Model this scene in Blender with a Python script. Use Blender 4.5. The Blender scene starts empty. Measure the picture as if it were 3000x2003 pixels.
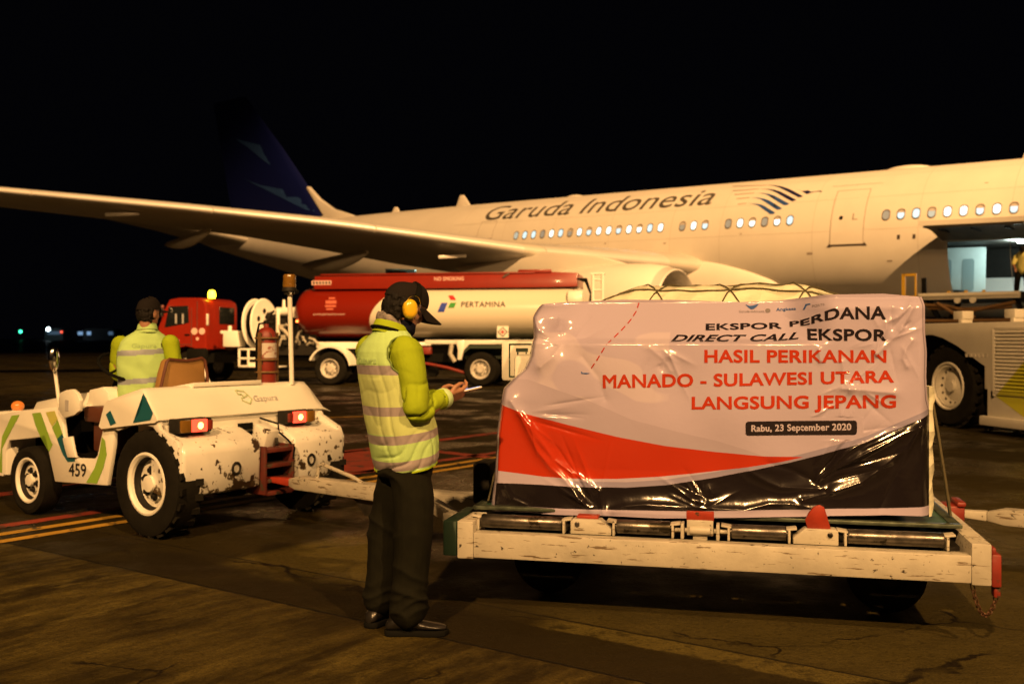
import bpy, bmesh, math, random
import numpy as np
from mathutils import Vector, Matrix, Euler, noise

random.seed(7)
R = math.radians
scene = bpy.context.scene
COL = scene.collection

# ------------------------------------------------------------------ camera, night sky, floodlights, exposure
cam_d = bpy.data.cameras.new("camera")
cam = bpy.data.objects.new("camera", cam_d)
COL.objects.link(cam)
cam.location = (0.0, 0.0, 1.42)
cam.rotation_euler = (R(90), 0, 0)
cam_d.lens = 35.0
cam_d.sensor_width = 36.0
cam_d.shift_y = -0.0038
cam_d.clip_start = 0.05
cam_d.clip_end = 3000
cam_d.dof.use_dof = True
cam_d.dof.focus_distance = 5.05
cam_d.dof.aperture_fstop = 2.8
scene.camera = cam

world = bpy.data.worlds.new("World")
scene.world = world
world.use_nodes = True
bg = world.node_tree.nodes["Background"]
bg.inputs[0].default_value = (0.0008, 0.0008, 0.0013, 1)
bg.inputs[1].default_value = 1.0


def flood(name, loc, target, power, colour, cone, blend, radius):
    d = bpy.data.lights.new(name, 'SPOT')
    d.energy = power
    d.color = colour
    d.spot_size = R(cone)
    d.spot_blend = blend
    d.shadow_soft_size = radius
    o = bpy.data.objects.new(name, d)
    COL.objects.link(o)
    o.location = loc
    o.rotation_euler = (Vector(target) - Vector(loc)).to_track_quat('-Z', 'Y').to_euler()
    return o


SODIUM = (1.0, 0.535, 0.20)
# the apron floodlights on their masts behind the camera
for loc_, tgt_, pw_, cone_, flat_, rad_ in (((-6.0, -16.5, 18.0), (0.0, 7.5, 0.5), 49000, 84, .50, .35),      # left mast: near apron
                                    ((10.0, -14.0, 17.5), (0.0, 8.5, 0.5), 33500, 88, .50, .35),       # right mast: near apron
                                    ((40.0, -42.0, 60.0), (-5.0, 47.5, 5.0), 1080000, 50, .345, .6)):   # high mast: the aircraft
    fl = flood("apron_floodlight", loc_, tgt_, pw_, SODIUM, cone_, .55, rad_)
    fl.scale = (1.0, flat_, 1.0)

scene.view_settings.view_transform = 'Standard'
scene.view_settings.look = 'None'
scene.view_settings.exposure = 0.0
scene.view_settings.gamma = 1.0
scene.render.engine = 'CYCLES'
scene.cycles.max_bounces = 6
scene.cycles.use_denoising = True
scene.cycles.sample_clamp_indirect = 4.0


# ------------------------------------------------------------------ helpers: tags, parents, meshes
def tag(o, label=None, cat=None, group=None, kind=None):
    if label: o["label"] = label
    if cat: o["category"] = cat
    if group: o["group"] = group
    if kind: o["kind"] = kind
    return o


def empty(name, loc=(0, 0, 0), rot=(0, 0, 0), label=None, cat=None, group=None):
    o = bpy.data.objects.new(name, None)
    COL.objects.link(o)
    o.empty_display_size = 0.2
    o.location = loc
    o.rotation_euler = rot
    return tag(o, label, cat, group)


def copy_tree(o, parent=None):
    c = o.copy()
    COL.objects.link(c)
    if parent is not None:
        c.parent = parent
    for ch in list(o.children):
        copy_tree(ch, c)
    return c


def link(name, me, mat, parent=None):
    o = bpy.data.objects.new(name, me)
    COL.objects.link(o)
    if mat is not None:
        for m in (mat if isinstance(mat, (list, tuple)) else [mat]):
            me.materials.append(m)
    if parent is not None:
        o.parent = parent
    return o


def sharpen(bm, angle=35):
    a = R(angle)
    for f in bm.faces: f.smooth = True
    for e in bm.edges:
        if len(e.link_faces) == 2:
            e.smooth = e.calc_face_angle(0) < a


class G:
    """collects shapes; build() links them as ONE mesh object"""
    def __init__(s):
        s.bm = bmesh.new()

    def box(s, c, size, rot=None, taper=1.0):
        m = Matrix.Translation(Vector(c))
        if rot is not None: m = m @ Euler(rot).to_matrix().to_4x4()
        vs = []
        for z in (-.5, .5):
            t = taper if z > 0 else 1.0
            for x, y in ((-.5, -.5), (.5, -.5), (.5, .5), (-.5, .5)):
                vs.append(s.bm.verts.new(m @ Vector((x * size[0] * t, y * size[1] * t, z * size[2]))))
        for q in ((3, 2, 1, 0), (4, 5, 6, 7), (0, 1, 5, 4), (1, 2, 6, 5), (2, 3, 7, 6), (3, 0, 4, 7)):
            s.bm.faces.new([vs[i] for i in q])
        return s

    def loft(s, rings, cap=True, closed=False):
        rr = [[s.bm.verts.new(Vector(p)) for p in r] for r in rings]
        n = len(rr[0])
        pairs = list(zip(rr[:-1], rr[1:])) + ([(rr[-1], rr[0])] if closed else [])
        for a, b in pairs:
            for i in range(n):
                j = (i + 1) % n
                s.bm.faces.new((a[i], a[j], b[j], b[i]))
        if cap and not closed:
            s.bm.faces.new(rr[0][::-1])
            s.bm.faces.new(rr[-1])
        return s

    def tube(s, pts, r, n=10, closed=False, cap=True):
        pts = [Vector(p) for p in pts]
        k = len(pts)
        rad = r if isinstance(r, (list, tuple)) else [r] * k
        rings = []
        prev = None
        for i, p in enumerate(pts):
            if closed:
                t = pts[(i + 1) % k] - pts[i - 1]
            else:
                t = pts[min(i + 1, k - 1)] - pts[max(i - 1, 0)]
            t.normalize()
            if prev is None:
                u = t.orthogonal().normalized()
            else:
                u = (prev - t * prev.dot(t)).normalized()
            prev = u
            v = t.cross(u)
            rings.append([p + (u * math.cos(2 * math.pi * j / n) + v * math.sin(2 * math.pi * j / n)) * rad[i] for j in range(n)])
        return s.loft(rings, cap=cap, closed=closed)

    def cyl(s, a, b, r, r2=None, n=20):
        return s.tube([a, b], [r, r if r2 is None else r2], n)

    def ball(s, c, r, n=16, m=10, rot=None):
        if not isinstance(r, (tuple, list)): r = (r, r, r)
        mt = rot.to_4x4() if rot is not None else Matrix.Identity(4)
        mt = Matrix.Translation(Vector(c)) @ mt @ Matrix.Diagonal((r[0], r[1], r[2], 1))
        bmesh.ops.create_uvsphere(s.bm, u_segments=n, v_segments=m, radius=1, matrix=mt)
        return s

    def lathe(s, prof, c, axis, n=32, cap=False):
        axis = Vector(axis).normalized()
        u = axis.orthogonal().normalized()
        v = axis.cross(u)
        c = Vector(c)
        rings = [[c + axis * h + (u * math.cos(2 * math.pi * j / n) + v * math.sin(2 * math.pi * j / n)) * r for j in range(n)] for r, h in prof]
        return s.loft(rings, cap=cap)

    def prism(s, poly, fn, t0, t1):
        """extrude a 2-D outline: fn(a, b, t) gives the point"""
        A = [s.bm.verts.new(Vector(fn(a, b, t0))) for a, b in poly]
        B = [s.bm.verts.new(Vector(fn(a, b, t1))) for a, b in poly]
        n = len(poly)
        s.bm.faces.new(A[::-1]); s.bm.faces.new(B)
        for i in range(n):
            j = (i + 1) % n
            s.bm.faces.new((A[i], A[j], B[j], B[i]))
        return s

    def bevel(s, w, seg=2, angle=30):
        bmesh.ops.recalc_face_normals(s.bm, faces=s.bm.faces)
        es = [e for e in s.bm.edges if len(e.link_faces) == 2 and e.calc_face_angle(0) > R(angle)]
        bmesh.ops.bevel(s.bm, geom=es, offset=w, segments=seg, profile=.5, affect='EDGES', clamp_overlap=True)
        return s

    def build(s, name, mat, parent=None, bev=0, angle=35, flat=False):
        if bev: s.bevel(bev)
        bmesh.ops.recalc_face_normals(s.bm, faces=s.bm.faces)
        if not flat: sharpen(s.bm, angle)
        me = bpy.data.meshes.new(name)
        s.bm.to_mesh(me); s.bm.free()
        return link(name, me, mat, parent)


def bm_grid_cut(bm, step, axes=(0, 1)):
    """cut a flat mesh by a grid so that it can follow a curved surface"""
    for ax in axes:
        lo = min(v.co[ax] for v in bm.verts); hi = max(v.co[ax] for v in bm.verts)
        x = lo + step
        nrm = [0, 0, 0]; nrm[ax] = 1
        while x < hi:
            co = [0, 0, 0]; co[ax] = x
            bmesh.ops.bisect_plane(bm, geom=bm.verts[:] + bm.edges[:] + bm.faces[:], plane_co=co, plane_no=nrm)
            x += step


def text_bm(body, bold=0.0, shear=0.0, space=1.0):
    cu = bpy.data.curves.new("lettering", 'FONT')
    cu.body = body; cu.shear = shear; cu.space_character = space * (1 + bold * 1.5)
    cu.resolution_u = 4
    ob = bpy.data.objects.new("lettering", cu)
    me = ob.to_mesh()
    bm = bmesh.new(); bm.from_mesh(me)
    ob.to_mesh_clear()
    bpy.data.objects.remove(ob); bpy.data.curves.remove(cu)
    bmesh.ops.remove_doubles(bm, verts=bm.verts, dist=.004)
    if bold:  # fatten the strokes: push every outline corner outwards
        mv = {}
        for e in bm.edges:
            if len(e.link_faces) != 1: continue
            l = e.link_loops[0]
            d = (l.link_loop_next.vert.co - l.vert.co).normalized()
            sg = 1 if l.face.normal.z >= 0 else -1
            n = Vector((d.y, -d.x, 0)) * sg
            for v in e.verts: mv.setdefault(v, []).append(n)
        for v, ns in mv.items():
            m = sum(ns, Vector()) / len(ns)
            if m.length > 1e-4:
                v.co += m / max(.35, m.length_squared) * bold
    xs = [v.co.x for v in bm.verts]; x0, x1 = min(xs), max(xs)
    for v in bm.verts:
        v.co.x = (v.co.x - x0) / (x1 - x0); v.co.y = (v.co.y + bold) / (.682 + 2 * bold); v.co.z = 0
    return bm


def poly_bm(polys):
    bm = bmesh.new()
    for p in polys:
        f = bm.faces.new([bm.verts.new((a, b, 0)) for a, b in p])
    bmesh.ops.triangulate(bm, faces=bm.faces[:])
    return bm


def flat_to(bm, fn, name, mat, parent, step=None, smooth=True):
    """lay a flat drawing (2-D) on a surface given by fn(x, y)"""
    if step: bm_grid_cut(bm, step)
    bmesh.ops.triangulate(bm, faces=bm.faces[:])
    for v in bm.verts: v.co = Vector(fn(v.co.x, v.co.y))
    for f in bm.faces: f.smooth = smooth
    me = bpy.data.meshes.new(name); bm.to_mesh(me); bm.free()
    return link(name, me, mat, parent)


def remesh(g, voxel, smooth=2, disp=None):
    """weld overlapping closed shapes into one continuous skin"""
    me = bpy.data.meshes.new("skin"); 
    bmesh.ops.recalc_face_normals(g.bm, faces=g.bm.faces)
    g.bm.to_mesh(me); g.bm.free()
    ob = bpy.data.objects.new("skin", me); COL.objects.link(ob)
    m = ob.modifiers.new("r", 'REMESH'); m.mode = 'VOXEL'; m.voxel_size = voxel
    if smooth:
        m2 = ob.modifiers.new("s", 'SMOOTH'); m2.factor = .5; m2.iterations = smooth
    dg = bpy.context.evaluated_depsgraph_get()
    me2 = bpy.data.meshes.new_from_object(ob.evaluated_get(dg))
    bpy.data.objects.remove(ob); bpy.data.meshes.remove(me)
    if disp is not None:
        n = len(me2.vertices)
        co = np.empty(n * 3); me2.vertices.foreach_get("co", co); co = co.reshape(n, 3)
        nr = np.empty(n * 3); me2.vertices.foreach_get("normal", nr); nr = nr.reshape(n, 3)
        d = np.array([disp(Vector(p)) for p in co])
        me2.vertices.foreach_set("co", (co + nr * d[:, None]).ravel())
    me2.polygons.foreach_set("use_smooth", [True] * len(me2.polygons))
    me2.update()
    return me2


def nz(p, sc, seed=0.0):
    return noise.noise(Vector((p[0] * sc + seed, p[1] * sc - seed, p[2] * sc + 2 * seed)))


# ------------------------------------------------------------------ materials
def M(name, col, rough=.5, metal=0.0, coat=0.0, spec=.5, var=0.0, vs=3.0, bump=0.0, bs=60.0, chip=None, chip2=None, emit=None, es=0.0, rv=0.0, alpha=None, trans=0.0, low=None):
    m = bpy.data.materials.new(name); m.use_nodes = True
    nt = m.node_tree; N = nt.nodes; L = nt.links
    p = N["Principled BSDF"]
    tc = N.new("ShaderNodeTexCoord")
    def nse(scale, detail=4, rough_=.55, src="Object", stretch=None):
        n = N.new("ShaderNodeTexNoise"); n.inputs["Scale"].default_value = scale
        n.inputs["Detail"].default_value = detail; n.inputs["Roughness"].default_value = rough_
        if stretch:
            mp = N.new("ShaderNodeMapping"); mp.inputs["Scale"].default_value = stretch
            L.new(tc.outputs[src], mp.inputs[0]); L.new(mp.outputs[0], n.inputs["Vector"])
        else:
            L.new(tc.outputs[src], n.inputs["Vector"])
        return n.outputs["Fac"]
    def ramp(f, a, b):
        r = N.new("ShaderNodeMapRange"); r.inputs[1].default_value = a; r.inputs[2].default_value = b
        L.new(f, r.inputs[0]); return r.outputs[0]
    def mix(f, a, b):
        x = N.new("ShaderNodeMix"); x.data_type = 'RGBA'
        L.new(f, x.inputs["Factor"])
        for k, v in ((6, a), (7, b)):
            if isinstance(v, tuple): x.inputs[k].default_value = (*v, 1)
            else: L.new(v, x.inputs[k])
        return x.outputs[2]
    base = None
    c = tuple(col[:3])
    if var:
        base = mix(ramp(nse(vs, 5), .35, .68), c, tuple(x * (1 - var) for x in c))
    for ch in (chip, chip2):
        if ch:
            cc, sc, thr = ch[:3]; st = ch[3] if len(ch) > 3 else None
            nf = nse(sc, 6, .62, "Object", st)
            if low:  # more wear towards the bottom edge
                sp = N.new("ShaderNodeSeparateXYZ"); L.new(tc.outputs["Object"], sp.inputs[0])
                r_ = N.new("ShaderNodeMapRange"); r_.inputs[1].default_value = low[0]; r_.inputs[2].default_value = low[1]; r_.inputs[4].default_value = low[2]
                L.new(sp.outputs[2], r_.inputs[0])
                a_ = N.new("ShaderNodeMath"); a_.operation = 'ADD'; L.new(nf, a_.inputs[0]); L.new(r_.outputs[0], a_.inputs[1]); nf = a_.outputs[0]
            f = ramp(nf, thr, thr + .025)
            base = mix(f, base if base is not None else c, cc)
    if base is not None: L.new(base, p.inputs["Base Color"])
    else: p.inputs["Base Color"].default_value = (*c, 1)
    p.inputs["Roughness"].default_value = rough
    if rv:
        r = N.new("ShaderNodeMapRange"); r.inputs[3].default_value = rough - rv; r.inputs[4].default_value = rough + rv
        L.new(nse(vs * 2.3, 4), r.inputs[0]); L.new(r.outputs[0], p.inputs["Roughness"])
    p.inputs["Metallic"].default_value = metal
    p.inputs["Coat Weight"].default_value = coat
    p.inputs["Coat Roughness"].default_value = .12
    p.inputs["Specular IOR Level"].default_value = spec
    if trans: p.inputs["Transmission Weight"].default_value = trans
    if alpha is not None: p.inputs["Alpha"].default_value = alpha
    if bump:
        b = N.new("ShaderNodeBump"); b.inputs["Strength"].default_value = bump; b.inputs["Distance"].default_value = .01
        L.new(nse(bs, 4), b.inputs["Height"]); L.new(b.outputs[0], p.inputs["Normal"])
    if emit:
        p.inputs["Emission Color"].default_value = (*emit, 1); p.inputs["Emission Strength"].default_value = es
    return m


RUST = (.045, .028, .015)
mt = {}
mt['white'] = M("white_paint", (.74, .74, .66), .38, coat=.3, var=.10, vs=2.2, bump=.05, bs=8)
mt['chipped'] = M("chipped_white_paint", (.70, .70, .64), .36, coat=.35, var=.18, vs=3, chip=(RUST, 6.5, .60), chip2=((.08, .06, .03), 17.0, .615), bump=.08, bs=10, low=(.46, .31, .10))
mt['worn'] = M("worn_white_steel", (.40, .38, .31), .5, var=.25, vs=5, chip=((.12, .09, .055), 6.0, .592, (1, 8, 11)), chip2=((.035, .027, .018), 24.0, .63), bump=.2, bs=25)
mt['steel'] = M("dull_steel", (.17, .155, .135), .32, metal=.85, var=.6, vs=14, rv=.12, bump=.08, bs=60, chip=((.035, .03, .02), 9.0, .56))
mt['darksteel'] = M("dark_steel", (.018, .016, .012), .65, spec=.25, metal=.3, var=.4, vs=8)
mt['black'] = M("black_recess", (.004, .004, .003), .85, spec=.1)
mt['rubber'] = M("tyre_rubber", (.010, .009, .006), .9, spec=.12, var=.4, vs=9, bump=.25, bs=60)
mt['red'] = M("red_paint", (.22, .013, .004), .38, coat=.3, var=.15, vs=2)
mt['redworn'] = M("worn_red_paint", (.20, .020, .010), .5, var=.35, vs=9, chip=(RUST, 12.0, .6), bump=.2, bs=30)
mt['hitchred'] = M("rusty_hitch_red", (.095, .014, .007), .6, var=.4, vs=9, chip=(RUST, 11.0, .56), bump=.2, bs=30)
mt['green'] = M("dark_green_paint", (.02, .05, .03), .55, var=.4, vs=8, chip=((.2, .18, .13), 22.0, .66))
mt['lime'] = M("lime_stripe", (.24, .42, .05), .4, coat=.2, var=.12)
mt['yellowlime'] = M("yellow_stripe", (.50, .52, .12), .4, coat=.2, var=.12)
mt['teal'] = M("teal_stripe", (.012, .10, .13), .4, coat=.2, var=.12)
mt['ink'] = M("black_lettering", (.012, .012, .012), .5)
mt['fadeink'] = M("faded_grey_lettering", (.36, .36, .36), .5)
mt['fadelime'] = M("faded_lime_lettering", (.42, .52, .30), .5)
mt['glass'] = M("dark_glass", (.01, .012, .012), .08, spec=.6)
mt['chrome'] = M("chrome", (.75, .75, .74), .12, metal=1)
mt['brown'] = M("brown_vinyl", (.27, .15, .045), .5, var=.12, vs=5, bump=.2, bs=90)
mt['brownedge'] = M("dark_brown_piping", (.09, .028, .014), .5)
mt['tailred'] = M("lit_tail_lamp", (.5, .02, .02), .3, emit=(1.0, .05, .02), es=3.5)
mt['tailhot'] = M("tail_lamp_bulb", (.8, .3, .1), .3, emit=(1.0, .42, .08), es=9)
mt['amberlens'] = M("amber_lens", (.17, .085, .012), .2, coat=.4, spec=.6)
mt['beaconlit'] = M("lit_yellow_beacon", (.8, .7, .05), .3, emit=(1.0, .72, .03), es=9)
mt['markerlit'] = M("lit_red_marker", (.8, .1, .05), .3, emit=(1.0, .12, .02), es=12)
mt['aircraft'] = M("aircraft_white", (.78, .74, .66), .5, coat=.04, var=.07, vs=.8)
mt['wingm'] = M("wing_grey", (.52, .49, .43), .45, coat=.1, var=.12, vs=.8)
mt['leading'] = M("leading_edge_slat", (.62, .60, .56), .32, metal=.15, var=.08, vs=.7)
mt['finblue'] = M("fin_dark_blue", (.003, .006, .065), .4, coat=.06)
mt['finlight'] = M("fin_light_blue", (.018, .05, .17), .4, coat=.06)
mt['navy'] = M("navy_emblem", (.012, .012, .07), .4)
mt['blue'] = M("blue_emblem", (.03, .085, .28), .4)
mt['letter'] = M("grey_brown_lettering", (.085, .075, .06), .45)
mt['seam'] = M("panel_seam", (.36, .30, .25), .5)
mt['seamdark'] = M("dark_panel_seam", (.06, .045, .035), .6)
mt['cloth'] = M("dark_olive_cloth", (.0075, .0075, .004), .9, spec=.10, var=.3, vs=20, bump=.3, bs=300)
mt['vest'] = M("lime_vest_fabric", (.37, .57, .21), .85, spec=.15, var=.10, vs=8, bump=.25, bs=260)
mt['vestmid'] = M("yellow_vest_fabric", (.45, .55, .22), .85, spec=.15, var=.10, vs=8, bump=.25, bs=260)
mt['sleeve'] = M("lime_jacket_fabric", (.26, .36, .012), .85, spec=.15, var=.12, vs=8, bump=.25, bs=260)
mt['reflect'] = M("reflective_tape", (.27, .24, .25), .5, var=.15, vs=30)
mt['skin'] = M("brown_skin", (.30, .15, .085), .5, var=.12, vs=20)
mt['hair'] = M("black_hair", (.005, .004, .003), .7, spec=.2, bump=.6, bs=160)
mt['cap'] = M("dark_cap_fabric", (.010, .008, .007), .9, spec=.12, bump=.2, bs=200)
mt['mask'] = M("navy_face_mask", (.006, .007, .018), .9, spec=.1)
mt['muff'] = M("yellow_plastic", (.62, .40, .015), .28, coat=.4, spec=.6)
mt['leather'] = M("black_leather", (.010, .009, .008), .34, coat=.15, bump=.2, bs=60)
mt['scarf'] = M("patterned_scarf", (.22, .2, .19), .9, var=.7, vs=60)
mt['screen'] = M("lit_phone_screen", (.05, .05, .08), .2, emit=(.35, .55, 1.0), es=2.2)
mt['yellowsteel'] = M("yellow_rail_paint", (.55, .33, .02), .45, var=.2)


# ------------------------------------------------------------------ the apron
def ground_material():
    m = bpy.data.materials.new("apron_concrete"); m.use_nodes = True
    nt = m.node_tree; N = nt.nodes; L = nt.links; p = N["Principled BSDF"]
    geo = N.new("ShaderNodeNewGeometry"); P = geo.outputs["Position"]
    def math_(op, a, b=None, clamp=False):
        n = N.new("ShaderNodeMath"); n.operation = op; n.use_clamp = clamp
        for i, v in enumerate((a, b)):
            if v is None: continue
            if isinstance(v, (int, float)): n.inputs[i].default_value = v
            else: L.new(v, n.inputs[i])
        return n.outputs[0]
    def dot(v, c):
        n = N.new("ShaderNodeVectorMath"); n.operation = 'DOT_PRODUCT'
        L.new(P, n.inputs[0]); n.inputs[1].default_value = v
        return math_('ADD', n.outputs["Value"], c)
    def nse(scale, detail=5, rot=0.0, st=(1, 1, 1), rg=.6):
        mp = N.new("ShaderNodeMapping"); mp.vector_type = 'TEXTURE'
        mp.inputs["Rotation"].default_value = (0, 0, rot); mp.inputs["Scale"].default_value = tuple(1 / q for q in st)
        L.new(P, mp.inputs[0])
        n = N.new("ShaderNodeTexNoise"); n.inputs["Scale"].default_value = scale; n.inputs["Detail"].default_value = detail
        n.inputs["Roughness"].default_value = rg
        L.new(mp.outputs[0], n.inputs["Vector"]); return n.outputs["Fac"]
    def rng(f, a, b, c=0., d=1.):
        r = N.new("ShaderNodeMapRange"); r.inputs[1].default_value = a; r.inputs[2].default_value = b
        r.inputs[3].default_value = c; r.inputs[4].default_value = d; L.new(f, r.inputs[0]); return r.outputs[0]
    def mix(f, a, b):
        x = N.new("ShaderNodeMix"); x.data_type = 'RGBA'
        L.new(f, x.inputs["Factor"])
        for k, v in ((6, a), (7, b)):
            if isinstance(v, tuple): x.inputs[k].default_value = (*v, 1)
            else: L.new(v, x.inputs[k])
        return x.outputs[2]
    wob = math_('MULTIPLY', math_('SUBTRACT', nse(5.0, 6), .5), .10)
    d = math_('ADD', dot((-.568, -.8227, 0), 3.695), wob)          # distance to the joint, + on the near slab
    dc = math_('ADD', dot((-.568, -.8227, 0), 3.695), math_('MULTIPLY', math_('SUBTRACT', nse(9.0, 4), .5), .025))
    t = dot((.8227, -.568, 0), 6.913)
    # near slab: worn concrete with smears
    smear = nse(1.2, 9, R(51.5), (.8, 3.2, 1), .72)
    near = mix(rng(smear, .40, .68), (.016, .011, 0.0024), (.105, .080, 0.0180))
    near = mix(math_('MULTIPLY', rng(nse(3.2, 9, R(51.5), (.8, 2.0, 1), .74), .50, .70), rng(nse(.45, 3), .40, .58)), near, (.17, .135, 0.0330))
    near = mix(rng(nse(.85, 8, R(51.5), (.6, 1.7, 1), .70), .50, .60), near, (.014, .010, 0.0024))
    broom = N.new("ShaderNodeTexWave"); broom.inputs["Scale"].default_value = 22; broom.inputs["Distortion"].default_value = 1.5; broom.inputs["Detail"].default_value = 2
    mpb = N.new("ShaderNodeMapping"); mpb.vector_type = 'TEXTURE'; mpb.inputs["Rotation"].default_value = (0, 0, R(55.4)); L.new(P, mpb.inputs[0]); L.new(mpb.outputs[0], broom.inputs["Vector"])
    near = mix(math_('MULTIPLY', broom.outputs["Fac"], .35), near, (.02, .014, 0.0030))
    # far apron: darker asphalt and smooth grey concrete with long tyre smears
    far = mix(rng(nse(.22, 7, R(-51), (.3, 2.0, 1), .68), .38, .66), (.012, .009, 0.0021), (.044, .033, 0.0078))
    far = mix(rng(nse(.9, 5), .40, .7), far, (.022, .017, 0.0042))
    grey = mix(rng(nse(2.2, 7, 0, (1, 1, 1), .65), .35, .7), (.062, .049, 0.0126), (.034, .027, 0.0066))
    right = rng(dot((.985, -.17, 0), .62), -.25, .1)               # the smooth slab under and in front of the dolly
    nearby = rng(dot((0, -1, 0), 9.0), -1.5, 1.5)
    far = mix(math_('MULTIPLY', right, nearby), far, grey)
    # one paler patch left of the dolly
    e1 = rng(math_('ADD', dot((.66, .75, 0), -3.38), wob), 0, .12)
    e2 = rng(math_('ADD', dot((-.80, .60, 0), -5.2), wob), .12, 0)
    e3 = rng(math_('ADD', dot((.568, .8227, 0), -3.98), wob), 0, .10)
    e4 = rng(dot((1, 0, 0), .95), .25, 0)
    patch = math_('MULTIPLY', math_('MULTIPLY', e1, e2), math_('MULTIPLY', e3, e4))
    far = mix(patch, far, (.085, .068, 0.0156))
    # oily band along the joint
    oil = math_('MULTIPLY', rng(math_('ADD', d, math_('MULTIPLY', wob, 2.5)), -.62, -.40), rng(nse(1.4, 4), .25, .45))
    far = mix(math_('MULTIPLY', oil, .85), far, (.010, .007, 0.0015))
    # ragged pale strip of old sealant, right of the man
    strip = math_('MULTIPLY', rng(d, -.585, -.57), rng(d, -.40, -.42))
    strip = math_('MULTIPLY', strip, rng(t, 4.15, 4.35))
    strip = math_('MULTIPLY', strip, rng(nse(7.0, 7, 0, (1, 1, 1), .7), .38, .48))
    far = mix(math_('MULTIPLY', strip, .55), far, (.125, .10, 0.0240))
    col = mix(rng(d, -.01, .015), far, near)
    crack = math_('MULTIPLY', rng(dc, -.014, -.006), rng(dc, .012, .004))
    col = mix(crack, col, (.006, .005, 0.0024))
    vor = N.new("ShaderNodeTexVoronoi"); vor.feature = 'DISTANCE_TO_EDGE'; vor.inputs["Scale"].default_value = .55
    vw = N.new("ShaderNodeVectorMath"); vw.operation = 'MULTIPLY_ADD'; nzc = N.new("ShaderNodeTexNoise"); nzc.inputs["Scale"].default_value = 3.0; nzc.inputs["Detail"].default_value = 6
    L.new(P, nzc.inputs["Vector"]); L.new(nzc.outputs["Color"], vw.inputs[0]); vw.inputs[1].default_value = (.5, .5, 0); L.new(P, vw.inputs[2]); L.new(vw.outputs[0], vor.inputs["Vector"])
    hair = math_('MULTIPLY', rng(vor.outputs["Distance"], .007, .003), rng(nse(.9, 3), .50, .56))
    col = mix(hair, col, (0.0062, 0.0040, 0.0017))
    joint2 = math_('MULTIPLY', rng(dc, -.600, -.592), rng(dc, -.574, -.582))
    col = mix(joint2, col, (.010, .008, 0.0036))
    col = mix(rng(nse(30, 7, 0, (1, 1, 1), .75), .50, .66, 0, .7), col, (.012, .009, 0.0024))
    col = mix(rng(nse(140, 4), .42, .62, 0, .55), col, (.010, .007, 0.0018))
    L.new(col, p.inputs["Base Color"])
    wet = math_('MULTIPLY', rng(nse(.7, 5, 0, (1, 1, 1)), .47, .56), rng(dot((.15, 1, 0), -5.6), 0, 1.0))
    rough = math_('SUBTRACT', rng(nse(3.0, 5), .3, .7, .55, .85), math_('MULTIPLY', wet, .42))
    L.new(rough, p.inputs["Roughness"])
    L.new(rng(wet, 0, 1, .10, .55), p.inputs["Specular IOR Level"])
    b = N.new("ShaderNodeBump"); b.inputs["Strength"].default_value = .8; b.inputs["Distance"].default_value = .012
    h = math_('ADD', nse(55, 6), math_('MULTIPLY', nse(6, 5), 1.6))
    h = math_('SUBTRACT', h, math_('MULTIPLY', crack, 2.5))
    L.new(h, b.inputs["Height"]); L.new(b.outputs[0], p.inputs["Normal"])
    return m


g = G()
for x0, x1, y0, y1 in ((-900, 900, -120, 1800),):
    vs = [g.bm.verts.new((x, y, 0)) for x, y in ((x0, y0), (x1, y0), (x1, y1), (x0, y1))]
    g.bm.faces.new(vs)
tag(g.build("apron_ground", ground_material(), flat=True), kind="structure")

mt['yline'] = M("worn_yellow_line", (.42, .24, .02), .7, var=.3, vs=4, chip=((.04, .033, .02), 6.0, .60), bump=.3, bs=50)
mt['rline'] = M("worn_red_line", (.24, .03, .012), .7, var=.35, vs=4, chip=((.035, .025, .018), 5.0, .57), bump=.3, bs=50)


def strip(name, mat, quads, z=.004):
    for q in quads:
        bm = bmesh.new()
        bm.faces.new([bm.verts.new((x, y, z)) for x, y in q])
        me = bpy.data.meshes.new(name); bm.to_mesh(me); bm.free()
        tag(link(name, me, mat), kind="structure")


def band(off, w, t0, t1):
    n = Vector((-.798, .602)); d = Vector((.602, .798))
    return [tuple(n * (off + s * w / 2) + d * t) for s, t in ((-1, t0), (-1, t1), (1, t1), (1, t0))]


strip("yellow_line", mt['yline'], [band(7.03, .11, -8, 30), band(7.29, .11, -8, 30), [(-6.5, 16.2), (-1.6, 18.4), (-1.6, 18.62), (-6.5, 16.42)]])
strip("red_line", mt['rline'], [band(7.60, .15, -8, 16), band(9.15, .20, -8, 16), [(-1.87, 10.4), (-1.47, 10.55), (-1.62, 12.9), (-2.12, 12.4)], [(-1.25, 12.62), (-.28, 11.72), (-.20, 11.9), (-1.15, 12.8)]])


# ------------------------------------------------------------------ the airliner: x to the nose, y away from the camera
C0 = Vector((15.44, 37.87, 5.05))
rot = Euler((0, R(1.324), R(-39.9)))
upv = rot.to_matrix() @ Vector((0, 0, 1))
plane = empty("airliner", C0 - upv * 5.05, rot,
              "white wide-body airliner with dark blue tail parked side-on behind the fuel tanker", "airliner")
ZC = 5.05


def FU(s, th, r=2.82):
    th = R(th); return Vector((s, -r * math.cos(th), ZC + r * math.sin(th)))


def FA(s, arc, r=2.824):
    """arc: metres along the skin upwards from the window-side mid line"""
    th = arc / 2.82
    return Vector((s, -r * math.cos(th), ZC + r * math.sin(th)))


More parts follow.
